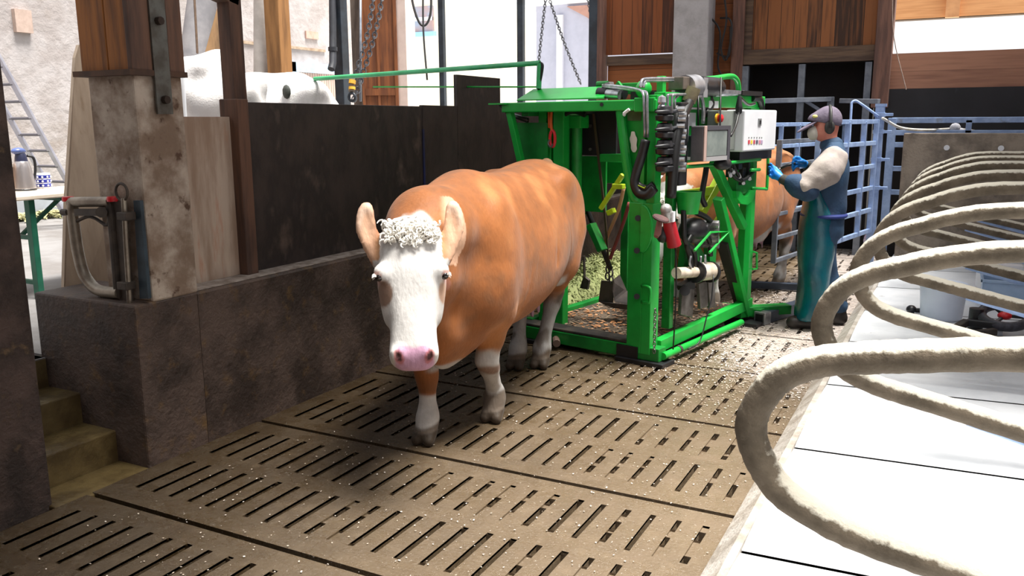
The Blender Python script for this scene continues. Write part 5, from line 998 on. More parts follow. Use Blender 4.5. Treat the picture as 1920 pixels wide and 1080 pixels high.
# ---- gloved hands: palm, four fingers of different lengths, thumb
def hand(name, wr, kn_, fing, thumb, m):
    pts = [v for f_ in fing for v in f_]+thumb+[wr, kn_]; lo = [min(p[i] for p in pts)-.05 for i in range(3)]; hi = [max(p[i] for p in pts)+.05 for i in range(3)]
    def fill(f):
        f.cone(T3(wr), T3(wr*.4+kn_*.6), .034, .036, .02)
        for f_ in fing: f.cone(T3(wr*.45+kn_*.55), T3(f_[0]), .022, .0155, .016); f.chain([T3(v) for v in f_], [.0135, .0125, .011, .0095][:len(f_)], .005)
        f.chain([T3(v) for v in thumb], [.018, .015, .012][:len(thumb)], .008)
    return layer(name, fill, m, h=.0055, lo=lo, hi=hi, sm=1)
GLOVE = mat('blue_glove', (28, 140, 226), (20, 118, 204), rough=.45, scale=14, bump=.15, bscale=60)
def curl(base, d, up_, lens, bend):
    out = [base]; a = 0
    for L_, b_ in zip(lens, bend):
        a += b_; out.append(out[-1] + (d*math.cos(a)+up_*math.sin(a))*L_)
    return out
dl = (hal-wrl).normalized(); sdl = Vector((0, 0, 1)).cross(dl).normalized(); dn = dl.cross(sdl).normalized(); dn = dn if dn.z < 0 else -dn
kl = wrl + dl*.095
f4 = [curl(kl + Vector((0, 0, .036-.024*i)) + sdl*.006*(i % 2), (dl + Vector((0, 0, .25-.12*i))).normalized(), -plf, L_, (.35, .6, .5)) for i, L_ in enumerate(((.042, .028, .022), (.046, .031, .023), (.042, .029, .022), (.034, .023, .019)))]
hand('glove', wrl, kl, f4, [wrl+dl*.03+Vector((0, 0, .028))-Vector((0, .02, 0)), wrl+dl*.072+Vector((0, -.045, .045)), wrl+dl*.11+Vector((0, -.058, .05))], GLOVE)
dr_ = (har-wrr).normalized(); kr = wrr + dr_*.095
f5 = [curl(kr + Vector((0, 0, .034-.023*i)), (dr_ + Vector((0, 0, .12-.1*i))).normalized(), Vector((0, 0, -1)), L_, (.3, .55, .5)) for i, L_ in enumerate(((.042, .028, .022), (.046, .031, .023), (.042, .029, .022), (.034, .023, .019)))]
hand('glove', wrr, kr, f5, [wrr+dr_*.03+Vector((0, .03, .02)), wrr+dr_*.07+Vector((0, .055, .012)), wrr+dr_*.11+Vector((0, .056, -.0))], GLOVE)
# tool in the far hand, valve grip under the near hand
k0 = PM @ (kr + dr_*.06 + Vector((0, 0, -.03)))
kt = thing('hoof_knife', 'small dark hoof tool held in the far blue glove', 'tool', tuple(k0))
MB().tube([k0-pf*.02, k0+pf*.05+Vector((0, 0, -.02)), k0+pf*.10+Vector((0, 0, -.045))], [.012, .012, .009], 8).build('tool_handle', BLK, kt, smooth=True)
MB().tube([k0+pf*.10+Vector((0, 0, -.045)), k0+pf*.13+Vector((0, 0, -.075))], [.010, .006], 8).build('tool_blade', STL, kt, smooth=True)
k1 = PM @ (kl + dl*.05 + Vector((0, 0, .0))); LB().tube([MI @ (k1-plf*.01+Vector((0, 0, .05))), MI @ (k1-plf*.01+Vector((0, 0, -.045)))], .014, 10).build('valve_grip', BLK, cr, smooth='auto')

# ---- gates
def gate(name, lb, A, d, length, zs, ups, post_w=.05, bars=.045, m=M_galv):
    r0 = thing(name, lb, 'gate', (A.x, A.y, 0)); d = Vector((d.x, d.y, 0)).normalized(); B = A + d*length
    for z in zs: MB().bar((A.x, A.y, z), (B.x, B.y, z), .035, bars).build('rail', m, r0, bevel=.004)
    for t in (0, length): MB().bar((A.x+d.x*t, A.y+d.y*t, zs[-1]-bars/2), (A.x+d.x*t, A.y+d.y*t, zs[0]+bars/2), post_w, post_w).build('end_upright', m, r0, bevel=.004)
    for t in ups: MB().bar((A.x+d.x*t, A.y+d.y*t, zs[-1]), (A.x+d.x*t, A.y+d.y*t, zs[0]), .05, .03).build('upright', m, r0, bevel=.004)
    return r0
def zat(px, pys, D):
    P_ = atD(px, pys[0], D); out = []
    for py in pys:
        q = ray(px, py); n = FH; t = (P_-CAMP).dot(n)/q.dot(n); out.append((CAMP+q*t).z)
    return P_, out
A1, z1 = zat(1644, [228, 268, 311, 352, 393, 432], 9.0)
g1 = gate('barred_gate', 'light blue-grey barred gate hinged behind the worker at the tall steel post', A1, -EY, 1.75, z1, (.42, .95))
A2, z2 = zat(1462, [266, 310, 355, 402, 447, 490], 8.3)
g2 = gate('barred_gate', 'barred gate in front of the second cow, left of the worker', A2, EY, 1.5, z2, (), bars=.04, m=M_galv2)
A3, z3 = zat(1443, [234, 276, 320, 362, 404], 9.5)
g3 = gate('barred_gate', 'light blue-grey barred gate seen over the back of the second cow', A3, EY, 2.6, z3, (.35, .9))
pA = atD(1651, 200, 9.1); pt = thing('gate_post', 'tall galvanised gate post with lugs right of the worker', 'post', (pA.x, pA.y, 0))
MB().span((pA.x-.045, pA.y-.045, 0), (pA.x+.045, pA.y+.045, pA.z)).build('post_tube', M_galv, pt, bevel=.005)
MB().span((pA.x-.05, pA.y-.05, pA.z), (pA.x+.06, pA.y+.05, pA.z+.03)).build('post_cap', M_galv, pt)
for py in (215, 247, 299, 352):
    z = zat(1651, [200, py], 9.1)[1][1]; MB().span((pA.x+.03, pA.y-.03, z-.015), (pA.x+.13, pA.y+.03, z+.015)).span((pA.x-.055, pA.y-.055, z-.02), (pA.x+.055, pA.y+.055, z+.02)).build('hinge_lug', M_galv, pt, bevel=.003)
# taller frame behind the worker
b0 = atD(1420, 190, 10.6); b1 = atD(1558, 186, 11.0); b2 = atD(1648, 190, 9.2)
hf = thing('tall_frame', 'taller galvanised frame rising behind the worker and the white control box', 'frame', (b1.x, b1.y, 0))
MB().bar(b0, b1, .05, .06).build('top_bar', M_galv2, hf, bevel=.005); MB().bar((b1.x, b1.y, 0), (b1.x, b1.y, b1.z+.03), .08, .06).build('frame_post', M_galv2, hf, bevel=.005)
MB().bar(b1-Vector((.3, .1, .02)), b1-Vector((0, 0, .22)), .04, .04).build('corner_brace', M_galv2, hf); MB().bar(atD(1576, 189, 9.6), b2, .05, .05).build('cross_bar', M_galv2, hf, bevel=.005)
h_ = MB().tube(smooth_path([atD(1592, 275, 9.0), atD(1596, 205, 9.0), atD(1597, 193, 9.0), atD(1603, 189, 9.0), atD(1612, 193, 9.0), atD(1647, 218, 9.0)], 5), .013, 8); h_.build('hook_rod', M_galv, None, smooth=True, label='bent galvanised hook rod leaning on the gate beside the worker', cat='rod')
rp_ = MB(); rp_.tube(smooth_path([atD(1655, 222, 9.0), atD(1690, 240, 9.4), atD(1740, 244, 9.8), atD(1790, 242, 10.1), atD(1832, 247, 10.3), atD(1870, 258, 10.4), atD(1925, 268, 10.4)], 6), .016, 8)
rp_.build('rope', mat('white_rope', (214, 214, 216), (190, 184, 170), scale=9), None, smooth=True, label='pale rope sagging along the fence above the concrete block', cat='rope')
kb = MB(); kb.ball(atD(1791, 240, 10.0), (.06, .05, .06), 10); kb.ball(atD(1800, 245, 10.0), (.05, .05, .035), 10); kb.build('rag', mat('white_rag', (226, 226, 232), (200, 200, 210), scale=20, bump=.5), None, smooth=True, label='white rag knotted on the rope over the block', cat='rag')
# fence and concrete block at the end of the beds
fe = thing('rail_fence', 'galvanised rail fence behind the concrete block at the right', 'fence', (-.75, 11.2, 0))
MB().span((-.79, 11.17, 0), (-.70, 11.25, 1.77)).build('fence_post', M_galv, fe, bevel=.005)
MB().span((-.75, 11.18, 1.71), (3.2, 11.24, 1.775)).build('rail', M_galv, fe, bevel=.005)
for z in (1.60, 1.46, 1.18, .9): MB().span((-.72, 11.18, z-.03), (3.2, 11.23, z+.03)).build('rail', M_galv, fe, bevel=.005)
q = onY(1816, 240, 11.2); MB().span((q.x-.03, 11.18, 1.6), (q.x+.03, 11.24, 1.74)).build('upright', M_galv, fe)
cb_ = thing('concrete_block_wall', 'low weathered concrete wall closing the row of beds', 'wall', (.5, 10.8, .165)); cb_['kind'] = 'structure'
MB().span((-.585, 10.75, .15), (3.2, 10.92, 1.60)).build('slab', mat('weathered_block', (150, 138, 124), (112, 102, 92), rough=.9, scale=5, bump=.4, bscale=40, c3=(84, 76, 68), s3=10, lo3=.58, hi3=.8), cb_, bevel=.01)
for px, py in ((1775, 277), (1877, 278)):
    q = onY(px, py, 10.74); MB().cyl((q.x, 10.755, q.z), (q.x, 10.735, q.z), .03, 12).build('white_plug', WHT, cb_)
# tube left on the floor behind the crush
t0 = onZ(1424, 597, .06); t1 = onZ(1525, 566, .06); st_ = thing('square_tube', 'galvanised square tube lying on the floor beside the boots', 'tube', tuple((t0+t1)/2-Vector((0, 0, .06))))
MB().bar(t0, t1, .10, .10).build('tube_body', mat('dark_zinc', (70, 80, 96), (54, 62, 76), metal=.4, rough=.5), st_, bevel=.004)
d_ = (t1-t0).normalized(); MB().bar(t0-d_*.002, t0+d_*.10, .108, .108).build('tube_end', CHR, st_, bevel=.004); MB().bar(t0-d_*.006, t0-d_*.001, .075, .075).build('open_mouth', BLK, st_)
t0 = onZ(1372, 532, .05); t1 = onZ(1502, 538, .05); MB().bar(t0, t1, .07, .07).build('floor_bar', MATS['dark_zinc'], None, bevel=.004, label='dark blue steel bar on the floor under the second cow', cat='bar')
# ================================================================ CUBICLE LOOPS AND THINGS ON THE BEDS
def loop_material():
    """brown dirt and lime crust; bright top and shaded underside painted in by normal"""
    m = bpy.data.materials.new('lime_shaded_tube'); m.use_nodes = True; nt = m.node_tree; N = nt.nodes; L = nt.links; b = N['Principled BSDF']; b.inputs['Roughness'].default_value = .9
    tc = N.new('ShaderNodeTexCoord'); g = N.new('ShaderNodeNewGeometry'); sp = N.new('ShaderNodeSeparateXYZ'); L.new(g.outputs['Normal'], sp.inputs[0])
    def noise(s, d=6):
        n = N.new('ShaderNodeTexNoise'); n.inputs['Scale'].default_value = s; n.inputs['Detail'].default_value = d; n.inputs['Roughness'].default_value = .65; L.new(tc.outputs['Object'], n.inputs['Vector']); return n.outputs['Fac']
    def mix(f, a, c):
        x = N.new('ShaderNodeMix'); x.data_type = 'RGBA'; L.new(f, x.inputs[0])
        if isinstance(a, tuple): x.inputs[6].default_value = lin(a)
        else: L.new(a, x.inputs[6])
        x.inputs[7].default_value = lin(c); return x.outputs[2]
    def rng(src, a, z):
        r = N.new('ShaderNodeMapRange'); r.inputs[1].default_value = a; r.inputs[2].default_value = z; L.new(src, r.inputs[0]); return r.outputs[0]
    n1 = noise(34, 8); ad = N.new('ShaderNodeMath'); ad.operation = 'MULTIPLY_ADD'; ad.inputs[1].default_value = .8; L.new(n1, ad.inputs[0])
    L.new(sp.outputs['Z'], ad.inputs[2]); dust = rng(ad.outputs[0], .78, .98)  # top light and underside shade go into the colour along with the dust
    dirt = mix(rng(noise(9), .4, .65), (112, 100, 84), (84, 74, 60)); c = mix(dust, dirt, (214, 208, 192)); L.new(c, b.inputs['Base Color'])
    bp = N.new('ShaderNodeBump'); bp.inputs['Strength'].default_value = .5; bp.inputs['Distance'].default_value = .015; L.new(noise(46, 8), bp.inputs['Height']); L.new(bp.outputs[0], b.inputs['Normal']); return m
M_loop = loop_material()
prof = [(1.75, 1.40), (1.0, 1.398), (.57, 1.398), (.19, 1.392), (.0, 1.350), (-.12, 1.300), (-.21, 1.262), (-.30, 1.205), (-.358, 1.135), (-.384, 1.048), (-.362, .965), (-.303, .897), (-.21, .858), (-.1, .836), (.06, .80), (.315, .745), (.7, .665), (1.3, .53)]
names = ['nearest cubicle loop, its big round end at the lower right', 'second cubicle loop from the front, ending beside the boots of the worker', 'third cubicle loop from the front', 'fourth cubicle loop from the front', 'fifth cubicle loop from the front', 'sixth cubicle loop from the front', 'seventh cubicle loop from the front, last but one', 'farthest cubicle loop, just before the low concrete wall']
prof_flat = [(1.75, 1.345), (1.0, 1.335), (.57, 1.325), (.147, 1.284), (-.066, 1.254), (-.15, 1.240), (-.237, 1.221), (-.316, 1.18), (-.362, 1.118), (-.384, 1.044), (-.360, .968), (-.303, .895), (-.2, .845), (-.1, .818), (.06, .79), (.315, .735), (.7, .655), (1.3, .53)]
for k in range(8):
    Y = 1.95+1.15*k; w = (1, .5, .3, .15, .1, 0, 0, 0)[k]
    root = thing('cubicle_divider', names[k], 'stall divider', (.6, Y, .2), 0, 'dusty stall loops along the beds')
    P = smooth_path([(a[0]*(1-w)+b[0]*w, Y, a[1]*(1-w)+b[1]*w) for a, b in zip(prof, prof_flat)], 8); mb = MB(); rnd = random.Random(5+k)
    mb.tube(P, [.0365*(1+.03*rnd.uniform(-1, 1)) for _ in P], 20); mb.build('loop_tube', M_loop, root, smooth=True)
    MB().span((1.66, Y-.05, .18), (1.76, Y+.05, 2.1)).build('stall_post', M_galv2, root, bevel=.006)
    MB().tube([(.10, Y+.03, .765), (1.7, Y+.03, .36)], .028, 12).build('brace_tube', M_galv, root, smooth='auto')
# white tub
bz = .215
p = onZ(1763, 604, bz); tub = thing('bucket', 'white plastic bucket with lid standing on the far bed', 'bucket', (p.x, p.y+.14, bz)); c = Vector((p.x, p.y+.14, bz))
MB().lathe(c, [(.135, 0), (.150, .02), (.168, .26), (.172, .26)], 32).build('bucket_body', mat('white_plastic', (214, 224, 240), (206, 216, 234), rough=.35, scale=3), tub, smooth='auto')
MB().lathe(c+Vector((0, 0, .255)), [(.178, 0), (.182, .02), (.172, .03), (.160, .022), (0, .026)], 32).build('lid', MATS['white_plastic'], tub, smooth='auto')
p2 = onZ(1708, 588, bz); bl = MB(); bl.ball((p2.x, p2.y, bz+.035), (.04, .05, .035), 12); bl.cyl((p2.x+.03, p2.y, bz+.03), (p2.x+.09, p2.y, bz+.03), .02, 8); bl.build('caster', BLK, None, smooth='auto', label='small black caster lying left of the white bucket', cat='caster')
# low caster trolley with a black ring
q = lambda px, py, z: onZ(px, py, z)
tr = thing('wheeled_stool', 'black wheeled stool base with a round ring seat beside the bucket', 'stool', tuple(q(1835, 628, bz)))
MB().bar(q(1772, 628, bz+.05), q(1812, 604, bz+.09), .05, .05).build('base_arm', RUBD, tr, bevel=.008)
MB().bar(q(1786, 631, bz+.05), q(1866, 622, bz+.06), .05, .05).build('base_arm', RUBD, tr, bevel=.008)
MB().bar(q(1812, 604, bz+.09), q(1880, 612, bz+.09), .05, .05).build('base_arm', BLK, tr, bevel=.008)
for px, py in ((1776, 634), (1874, 632), (1858, 628)):
    w_ = q(px, py, bz); MB().cyl((w_.x-.015, w_.y, w_.z+.035), (w_.x+.015, w_.y, w_.z+.035), .035, 14).build('caster_wheel', mat('pale_caster', (190, 196, 206), (160, 166, 176), rough=.5), tr, smooth='auto')
h0 = q(1828, 618, bz+.02); MB().cyl(h0, h0+Vector((0, 0, .16)), .05, 14).build('hub', BLK, tr, smooth='auto')
rc = q(1884, 592, bz+.14); tl = Matrix.Rotation(R(20), 3, 'X')
MB().tube([rc + tl @ Vector((.15*math.cos(a), .15*math.sin(a), 0)) for a in [2*math.pi*i/28 for i in range(28)]], .035, 10, closed=True).build('ring_seat', mat('studded_black', (34, 34, 42), (60, 60, 70), rough=.5, scale=30), tr, smooth=True)
MB().ball(rc, (.05, .05, .03), 10).build('red_hub', RED, tr, smooth=True, label='red hub')
for a in (0, 2.1, 4.2): MB().bar(rc, rc + tl @ Vector((.14*math.cos(a), .14*math.sin(a), 0)), .02, .02).build('ring_spoke', BLK, tr)
# crate with papers and medicine boxes
c0 = q(1838, 575, bz); crt = thing('crate', 'clear blue-grey plastic crate holding white papers by the stool', 'crate', (c0.x+.2, c0.y+.15, bz))
x0, y0 = c0.x, c0.y+.02; CR = mat('crate_plastic', (176, 200, 230), (160, 186, 218), rough=.25, scale=5)
MB().span((x0, y0, bz), (x0+.5, y0+.012, bz+.22)).span((x0, y0+.33, bz), (x0+.5, y0+.342, bz+.22)).span((x0, y0, bz), (x0+.012, y0+.34, bz+.22)).span((x0+.49, y0, bz), (x0+.502, y0+.34, bz+.22)).span((x0, y0, bz), (x0+.5, y0+.34, bz+.012)).build('crate_body', CR, crt, bevel=.004)
MB().span((x0-.015, y0-.015, bz+.205), (x0+.515, y0+.0, bz+.23)).span((x0-.015, y0+.34, bz+.205), (x0+.515, y0+.355, bz+.23)).span((x0-.015, y0-.015, bz+.205), (x0, y0+.355, bz+.23)).span((x0+.5, y0-.015, bz+.205), (x0+.515, y0+.355, bz+.23)).build('crate_rim', CR, crt, bevel=.004)
pp = Matrix.Rotation(R(14), 3, 'Z') @ Matrix.Rotation(R(9), 3, 'Y')
MB().box((x0+.16, y0+.15, bz+.25), (.30, .22, .006), pp).build('paper_sheet', mat('paper_white', (242, 242, 240), (234, 234, 234)), None, label='white sheet of paper on top of the clear crate', cat='paper')
pb = onY(1893, 520, c0.y+.75); bxx = thing('medicine_box', 'white carton with a red stripe standing behind the crate', 'box', (pb.x, pb.y, bz))
MB().span((pb.x-.09, pb.y-.06, bz), (pb.x+.09, pb.y+.06, bz+.26)).build('carton', mat('carton_white', (238, 236, 238), (228, 226, 230)), bxx, bevel=.003)
MB().span((pb.x-.0905, pb.y-.062, bz+.145), (pb.x+.0905, pb.y-.059, bz+.16)).build('red_stripe', RED, bxx); MB().span((pb.x-.0905, pb.y-.062, bz+.115), (pb.x+.0905, pb.y-.059, bz+.12)).build('red_stripe', mat('pink_stripe', (206, 130, 140)), bxx)
pj = onY(1856, 520, c0.y+.9); MB().lathe((pj.x, pj.y, bz), [(.10, 0), (.115, .02), (.115, .2), (.09, .25), (.05, .26), (0, .262)], 24).build('canister', mat('canister_white', (240, 242, 244), rough=.3), None, smooth='auto', label='white rounded canister left of the striped carton', cat='canister')
# small roll under the fourth loop
c = onZ(1637, 466, .22); MB().tube([c+Vector((.09*math.cos(a), .02, .09+.09*math.sin(a))) for a in [2*math.pi*i/20 for i in range(20)]], .03, 8, closed=True).build('tape_roll', mat('mauve_roll', (150, 126, 160), (220, 220, 230), scale=12), None, smooth=True, label='small mauve and white roll at the kerb under the loops', cat='roll')
# ================================================================ LEFT: FEED ALLEY THINGS
# self-closing passage gate on the pedestal
Yg = 2.90
def GY(px, py, dy=0.0): return onY(px, py, Yg+dy)
pg = thing('passage_gate', 'bent tube self-closing gate with red end caps on the concrete pedestal', 'gate', tuple(GY(240, 566)))
M_tube = mat('worn_tube', (150, 140, 126), (110, 98, 86), metal=.45, rough=.4, scale=8, c3=(76, 62, 52), s3=6, lo3=.6, hi3=.8)
M_dst = mat('dark_gate_steel', (78, 68, 60), (54, 48, 44), metal=.3, rough=.6, scale=8)
b = MB(); b.tube(smooth_path([GY(138, 379), GY(136, 396), GY(140, 430), GY(146, 470), GY(156, 510), GY(172, 535), GY(190, 546), GY(224, 549)], 5), .030, 12); b.build('bent_tube', M_tube, pg, smooth='auto')
b = MB(); b.tube([GY(132, 379), GY(207, 378)], .027, 12); b.build('top_tube', M_tube, pg, smooth='auto')
b = MB(); b.tube([GY(205, 378), GY(209, 400), GY(216, 480), GY(222, 556)], .022, 10); b.build('hinge_tube', M_dst, pg, smooth='auto')
for px in (128, 212): p = GY(px, 373); MB().lathe(p, [(.0, .014), (.028, .012), (.032, 0), (.030, -.012), (0, -.012)], 16).build('end_cap', RED, pg, smooth='auto', label='red plastic end cap')
b = MB(); b.bar(GY(142, 398, -.03), GY(186, 398, -.03), .02, .035); b.build('latch_bar', M_dst, pg); MB().cyl(GY(117, 398, -.02), GY(128, 398, -.02), .018, 10).build('latch_pin', M_dst, pg, smooth='auto'); b = MB(); b.cyl(GY(190, 398, -.05), GY(190, 398, -.0), .028, 10); b.build('latch_knob', M_dst, pg, smooth='auto')
b = MB(); b.tube(smooth_path([GY(138, 418), GY(150, 412), GY(166, 406), GY(180, 410), GY(203, 422), GY(203, 380)], 3), .009, 7); b.build('spring_rod', M_dst, pg, smooth=True)
b = MB(); b.tube([GY(232, 372, -.03), GY(236, 450, -.03), GY(243, 568, -.03)], .013, 8); b.build('pivot_rod', M_tube, pg, smooth='auto')
b = MB(); p = GY(228, 360, -.03); b.tube([p+Vector((.042*math.cos(a), 0, .042*math.sin(a))) for a in [2*math.pi*i/20 for i in range(20)]], .007, 7, closed=True); b.build('ring_handle', M_dst, pg, smooth=True)
b = MB(); b.prism([GY(210, 376, .0), GY(228, 376, .0), GY(246, 566, .0), GY(222, 566, .0)], (0, .02, 0)); b.build('hinge_plate', M_dst, pg, bevel=.003)
for y in (405, 535): p = GY(237, y, -.03); MB().span((p.x-.035, p.y-.03, p.z-.02), (p.x+.035, p.y+.03, p.z+.02)).build('pivot_sleeve', M_dst, pg, bevel=.004)
b = MB(); b.prism([GY(250, 376, -.0), GY(262, 376, -.0), GY(278, 560, -.0), GY(262, 560, -.0)], (0, .02, 0)); b.build('wall_bracket', mat('blue_grey_steel', (64, 80, 92), (48, 58, 66), rough=.5, metal=.3, scale=6), pg)
# leaning board
X0 = -4.47; bt = [onX(106, 550, X0), onX(212, 552, X0), onX(208, 400, X0-.06), onX(196, 82, X0-.2), onX(148, 84, X0-.2), onX(141, 108, X0-.19), onX(124, 380, X0-.06)]
for p in bt[:2]: p.z = .5
MB().prism(bt, (-.025, 0, 0)).build('plywood_board', mat('grey_plywood', (186, 168, 150), (168, 150, 132), rough=.85, scale=3, stretch=(3, 3, .6), c3=(150, 128, 106), s3=6, lo3=.6, hi3=.75), None, label='tall grey plywood board leaning behind the concrete pedestal', cat='board')
# table with flask, mug and basket
tz = 1.262
tb_ = thing('folding_table', 'beige folding table on green legs in the feed alley', 'table', (-6.1, 4.4, .5))
MB().span((-6.45, 3.62, tz-.035), (-5.82, 4.95, tz)).build('table_top', mat('beige_board', (214, 202, 186), (200, 186, 168), scale=4, rough=.6), tb_, bevel=.008)
M_grn = mat('dark_green_leg', (20, 92, 70), (14, 76, 58), rough=.5)
for X in (-5.9, -6.35): MB().bar((X, 3.84, .5), (X, 3.84, tz-.035), .06, .045).build('table_leg', M_grn, tb_, bevel=.004)
for z in (.62, .95): MB().bar((-5.9, 3.84, z), (-6.35, 3.84, z), .03, .03).build('leg_stretcher', M_grn, tb_)
MB().bar((-6.1, 3.84, .92), (-6.1, 4.25, tz-.04), .025, .025).build('leg_brace', M_grn, tb_)
MB().bar((-6.35, 4.1, tz-.05), (-5.9, 4.1, tz-.05), .03, .03).build('leg_brace', M_grn, tb_)
for X in (-5.9, -6.35): MB().bar((X, 4.75, .5), (X, 4.75, tz-.035), .06, .045).build('table_leg', M_grn, tb_, bevel=.004)
p = onZ(46, 357, tz); fl_ = thing('vacuum_flask', 'steel coffee flask with dark lid on the beige table', 'flask', tuple(p)); k = 1.0
MB().lathe(p, [(.083, 0), (.085, .01), (.083, .03), (.073, .10), (.062, .17), (.050, .215), (.046, .22)], 28).build('flask_body', mat('brushed_steel', (190, 186, 186), (170, 164, 166), metal=.8, rough=.3, scale=20, stretch=(1, 1, .1)), fl_, smooth='auto')
MB().lathe(p, [(.086, 0), (.087, .012), (.084, .016)], 28).build('flask_foot', BLK, fl_); MB().lathe(p+Vector((0, 0, .215)), [(.047, 0), (.042, .03), (.036, .06), (.03, .07)], 20).build('flask_neck', mat('dark_blue_lid', (40, 44, 70), (30, 34, 54), rough=.35), fl_, smooth='auto')
ld = MB(); ld.ball(p+Vector((-.005, -.01, .295)), (.042, .055, .028), 14); ld.build('flask_lid', mat('lid_blue', (86, 104, 160), (60, 70, 110), rough=.3, scale=9), fl_, smooth=True)
MB().tube(smooth_path([p+Vector((-.02, .06, .26)), p+Vector((.0, .10, .24)), p+Vector((0, .105, .15)), p+Vector((0, .08, .06))], 4), .010, 8).build('flask_handle', BLK, fl_, smooth=True)
p = onZ(83, 353, tz); mg = thing('mug', 'white mug with blue dotted bands beside the steel flask', 'mug', tuple(p))
MB().lathe(p, [(.045, 0), (.05, .008), (.052, .115), (.050, .118), (.046, .115), (.044, .012), (0, .01)], 28).build('mug_body', mat('mug_white', (236, 238, 244), rough=.2), mg, smooth='auto')
for z in (.012, .045, .078): MB().lathe(p, [(.0512, z), (.0528, z+.004), (.0532, z+.022), (.052, z+.026)], 28).build('blue_band', mat('cobalt_glaze', (40, 52, 150), (30, 40, 126), rough=.25), mg)
for z in (.024, .057, .09):
    for i in range(9): a = i*2*math.pi/9; MB().ball(p+Vector((.0525*math.cos(a), .0525*math.sin(a), z)), (.009, .009, .008), 6).build('white_dot', MATS['mug_white'], mg)
MB().tube(smooth_path([p+Vector((-.03, -.042, .095)), p+Vector((-.045, -.085, .085)), p+Vector((-.045, -.085, .04)), p+Vector((-.03, -.042, .025))], 4), .008, 8).build('mug_handle', MATS['mug_white'], mg, smooth=True)
p = onZ(22, 360, tz)+Vector((-.26, -.02, 0)); bk = thing('basket', 'brown wicker basket with a pale cloth behind the flask', 'basket', tuple(p))
MB().lathe(p, [(.13, 0), (.15, .02), (.165, .2), (.16, .2), (.14, .03), (0, .02)], 24).build('wicker', mat('wicker', (176, 126, 72), (140, 96, 50), scale=22, stretch=(1, 1, 3), bump=.6), bk, smooth='auto')
cl_ = MB(); cl_.tube([p+Vector((.16*math.cos(a), .16*math.sin(a), .205+.012*math.sin(5*a))) for a in [2*math.pi*i/24 for i in range(24)]], .024, 8, closed=True); cl_.build('cloth', mat('pale_cloth', (232, 206, 186), (216, 184, 160), scale=12), bk, smooth=True)
# ladder
la = thing('ladder', 'aluminium ladder leaning to the left by the rough plaster wall', 'ladder', tuple(onX(135, 356, -9.6)))
M_alu = mat('aluminium', (196, 196, 208), (178, 178, 192), metal=.5, rough=.4, scale=6)
def LAD(t, X): # along the rail
    a = onX(128, 344, -9.6); b_ = onX(0, 112, -9.6); d = b_-a; q = a+d*t; return Vector((X, q.y, q.z))
tb0 = -(LAD(0, -9.6).z-.5)/(LAD(1, -9.6).z-LAD(0, -9.6).z)
for X in (-9.6, -10.02): MB().bar(LAD(tb0, X), LAD(1.35, X), .03, .085, (1, 0, 0)).build('side_rail', M_alu, la, bevel=.004)
for i in range(1, 13):
    t = tb0+(1.35-tb0)*i/13; MB().cyl(LAD(t, -9.6), LAD(t, -10.02), .017, 10).build('rung', mat('rung_dark', (110, 108, 116), metal=.5, rough=.4), la, smooth='auto')
# sacks
def sack(name, lb, c, dims, peak, seed, rot=0.0):
    r0 = thing(name, lb, 'sack', (c[0], c[1], .5)); fd = Field((-dims[0]-.2, -dims[1]-.2, -.02), (dims[0]+.2, dims[1]+.2, dims[2]+.5), .03)
    X, Y, Z = np.meshgrid(*fd.ax, indexing='ij'); rr = .16
    qx = np.abs(X)-dims[0]+rr; qy = np.abs(Y)-dims[1]+rr; zc = dims[2]/2; qz = np.abs(Z-zc)-zc+rr
    fd.F = (np.sqrt(np.maximum(qx, 0)**2+np.maximum(qy, 0)**2+np.maximum(qz, 0)**2)+np.minimum(np.maximum(qx, np.maximum(qy, qz)), 0)-rr).astype(np.float32)
    for (px, py, pz, r_) in peak: fd.ell((px, py, pz), r_, .12)
    fd.F += (.022*np.sin(X*9+3*np.sin(Z*5+seed)+Y*4)+.018*np.sin(Z*17+2*np.sin(X*5+seed)+Y*6)).astype(np.float32)
    P, Q = fd.mesh(2); T = Matrix.Translation((c[0], c[1], .5)) @ Matrix.Rotation(rot, 4, 'Z'); np_mesh('sack_body', P, Q, mat('white_woven', (232, 230, 228), (214, 210, 210), rough=.8, scale=4, bump=.3, bscale=70, c3=(196, 180, 168), s3=3, lo3=.66, hi3=.8), r0, T)
    return r0, T
c1 = atD(398, 200, 7.3); s1, T1 = sack('big_bag', 'bulging white woven bulk bag behind the pale partition board', (c1.x, c1.y), (.42, .42, atD(398, 128, 7.3).z-.5-.06), [(.02, .1, atD(398, 118, 7.3).z-.52, (.2, .22, .12)), (-.15, -.2, atD(398, 135, 7.3).z-.5, (.25, .2, .1))], 1.0, YAW)
MB().tube(smooth_path([T1 @ Vector((-.05, -.46, 1.7)), T1 @ Vector((-.06, -.47, 1.5)), T1 @ Vector((-.07, -.46, 1.2))], 4), .018, 7).build('lifting_strap', WHT, s1, smooth=True)
c2 = atD(548, 185, 8.8); s2, T2 = sack('big_bag', 'slumped white woven bulk bag behind the long dark panel', (c2.x, c2.y), (.40, .42, atD(548, 152, 8.8).z-.5), [(-.2, 0, atD(500, 150, 8.8).z-.52, (.28, .3, .10))], 2.6, YAW)
MB().ball(T2 @ Vector((.06, -.45, atD(548, 175, 8.8).z-.5)), (.05, .03, .07), 10).build('tied_spout', mat('dark_spout', (46, 52, 48), (70, 70, 64), scale=12), s2, smooth=True)
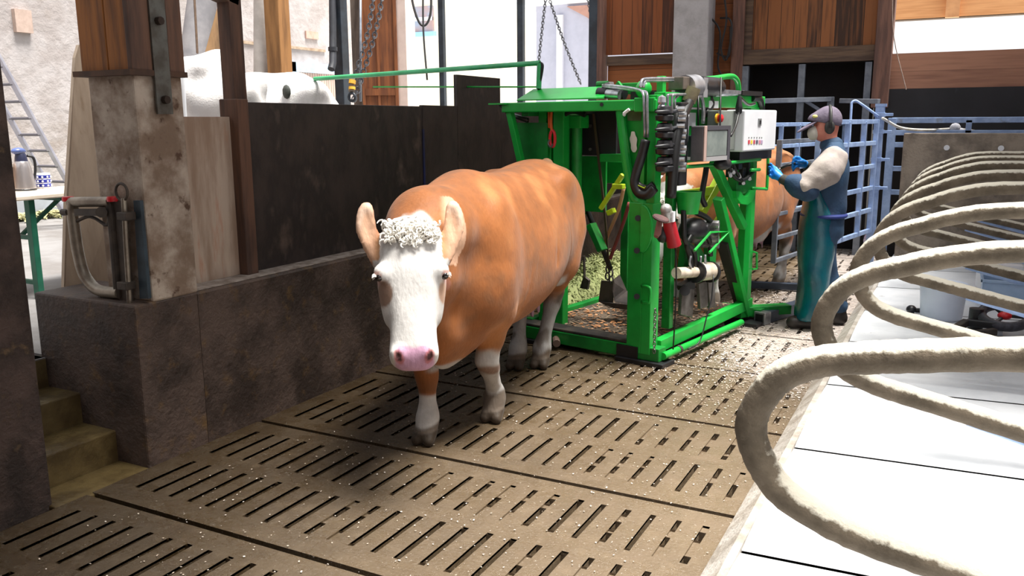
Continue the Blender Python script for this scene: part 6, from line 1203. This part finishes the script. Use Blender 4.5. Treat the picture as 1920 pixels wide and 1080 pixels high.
# ================================================================ HAY AND LITTER
def blades(name, spots, lb, cat, m, w=.004, ln=(.05, .16), flat=.3):
    mb = MB(); rnd = random.Random(11)
    for (x, y, z) in spots:
        a = rnd.uniform(0, 6.28); L_ = rnd.uniform(*ln); d = Vector((math.cos(a), math.sin(a), rnd.uniform(-flat, flat)))*L_; n = Vector((-math.sin(a), math.cos(a), .2))*w; c = Vector((x, y, z))
        mb.add([c-n, c+n, c+d*.5+n+Vector((0, 0, L_*.12)), c+d*.5-n+Vector((0, 0, L_*.12)), c+d+n*.4, c+d-n*.4], [(0, 1, 2, 3), (3, 2, 4, 5)])
    return mb.build(name, m, None, label=lb, cat=cat, kind='stuff')
M_hay = mat('green_hay', (178, 184, 128), (150, 160, 104), scale=6, rough=.9)
rnd = random.Random(2); hc = (-3.27, 8.35)
sp_ = []
for i in range(5200):
    a = rnd.uniform(0, 6.28); r_ = rnd.random()**.5; x = hc[0]+r_*.24*math.cos(a); y = hc[1]+r_*1.2*math.sin(a); sp_.append((x, y, .02+.34*(1-r_*r_)*rnd.uniform(.8, 1.05)))
hm_ = MB(); hm_.ball((hc[0], hc[1], 0), (.26, 1.2, .30), 20)
for p in sp_: pass
blades('hay_pile', sp_, 'heap of pale green hay on the floor beyond the crush', 'hay', M_hay, .006, (.04, .11), .5)
hm_.build('hay_heap', M_hay, None, smooth=True, label='packed core of the pale green hay heap beyond the crush', cat='hay', kind='stuff')
sp_ = []
for i in range(2600):
    t = rnd.random(); x = -11.42+abs(rnd.gauss(0, .28)); y = rnd.uniform(5.5, 11.5); sp_.append((max(x, -11.05), y, .515+.05*rnd.random()))
blades('hay_strewn', sp_, 'strewn hay along the foot of the rough plaster wall', 'hay', mat('dry_green_hay', (150, 156, 110), (170, 160, 116), scale=4), .012, (.1, .3), .25)
# trimmings and sawdust
fk = MB(); rnd = random.Random(9); n = 0
while n < 9000:
    x = rnd.uniform(-3.3, -.74); y = rnd.uniform(1.6, 9.4); w = min(1, max(0, (x+2.4)/1.2))*min(1, max(0, (y-4.6)/1.2))
    if rnd.random() > w*.9+.07: continue
    s = rnd.uniform(.002, .008)*(.6+.4*w); a = rnd.uniform(0, 6.28); u = Vector((math.cos(a), math.sin(a), rnd.uniform(-.3, .3)))*s; v = Vector((-math.sin(a), math.cos(a), rnd.uniform(-.3, .3)))*s*.7; c = Vector((x, y, .006+abs(u.z)+abs(v.z)))
    fk.add([c-u-v, c+u-v, c+u+v, c-u+v], [(0, 1, 2, 3)]); n += 1
fk.build('hoof_shavings', mat('hoof_flake', (214, 206, 198), (186, 170, 152), scale=2), None, label='pale hoof shavings scattered on the floor around the crush', cat='shavings', kind='stuff')
dk = MB(); n = 0
for i in range(900):
    x = rnd.uniform(-1.15, -.1); y = rnd.uniform(.1, 1.68); s = rnd.uniform(.006, .02); a = rnd.uniform(0, 6.28); u = V((math.cos(a), math.sin(a), .1))*s; v = V((-math.sin(a), math.cos(a), .15))*s*.6; c = V((x, y, .138+rnd.random()*.01))
    dk.add([MM @ p for p in (c-u-v, c+u-v, c+u+v, c-u+v)], [(0, 1, 2, 3)])
dk.build('wood_shavings', mat('orange_shaving', (186, 128, 82), (160, 140, 118), scale=3, lo=.45, hi=.55), None, label='orange-brown shavings on the floor plate of the crush', cat='shavings', kind='stuff')
bpy.context.view_layer.update()
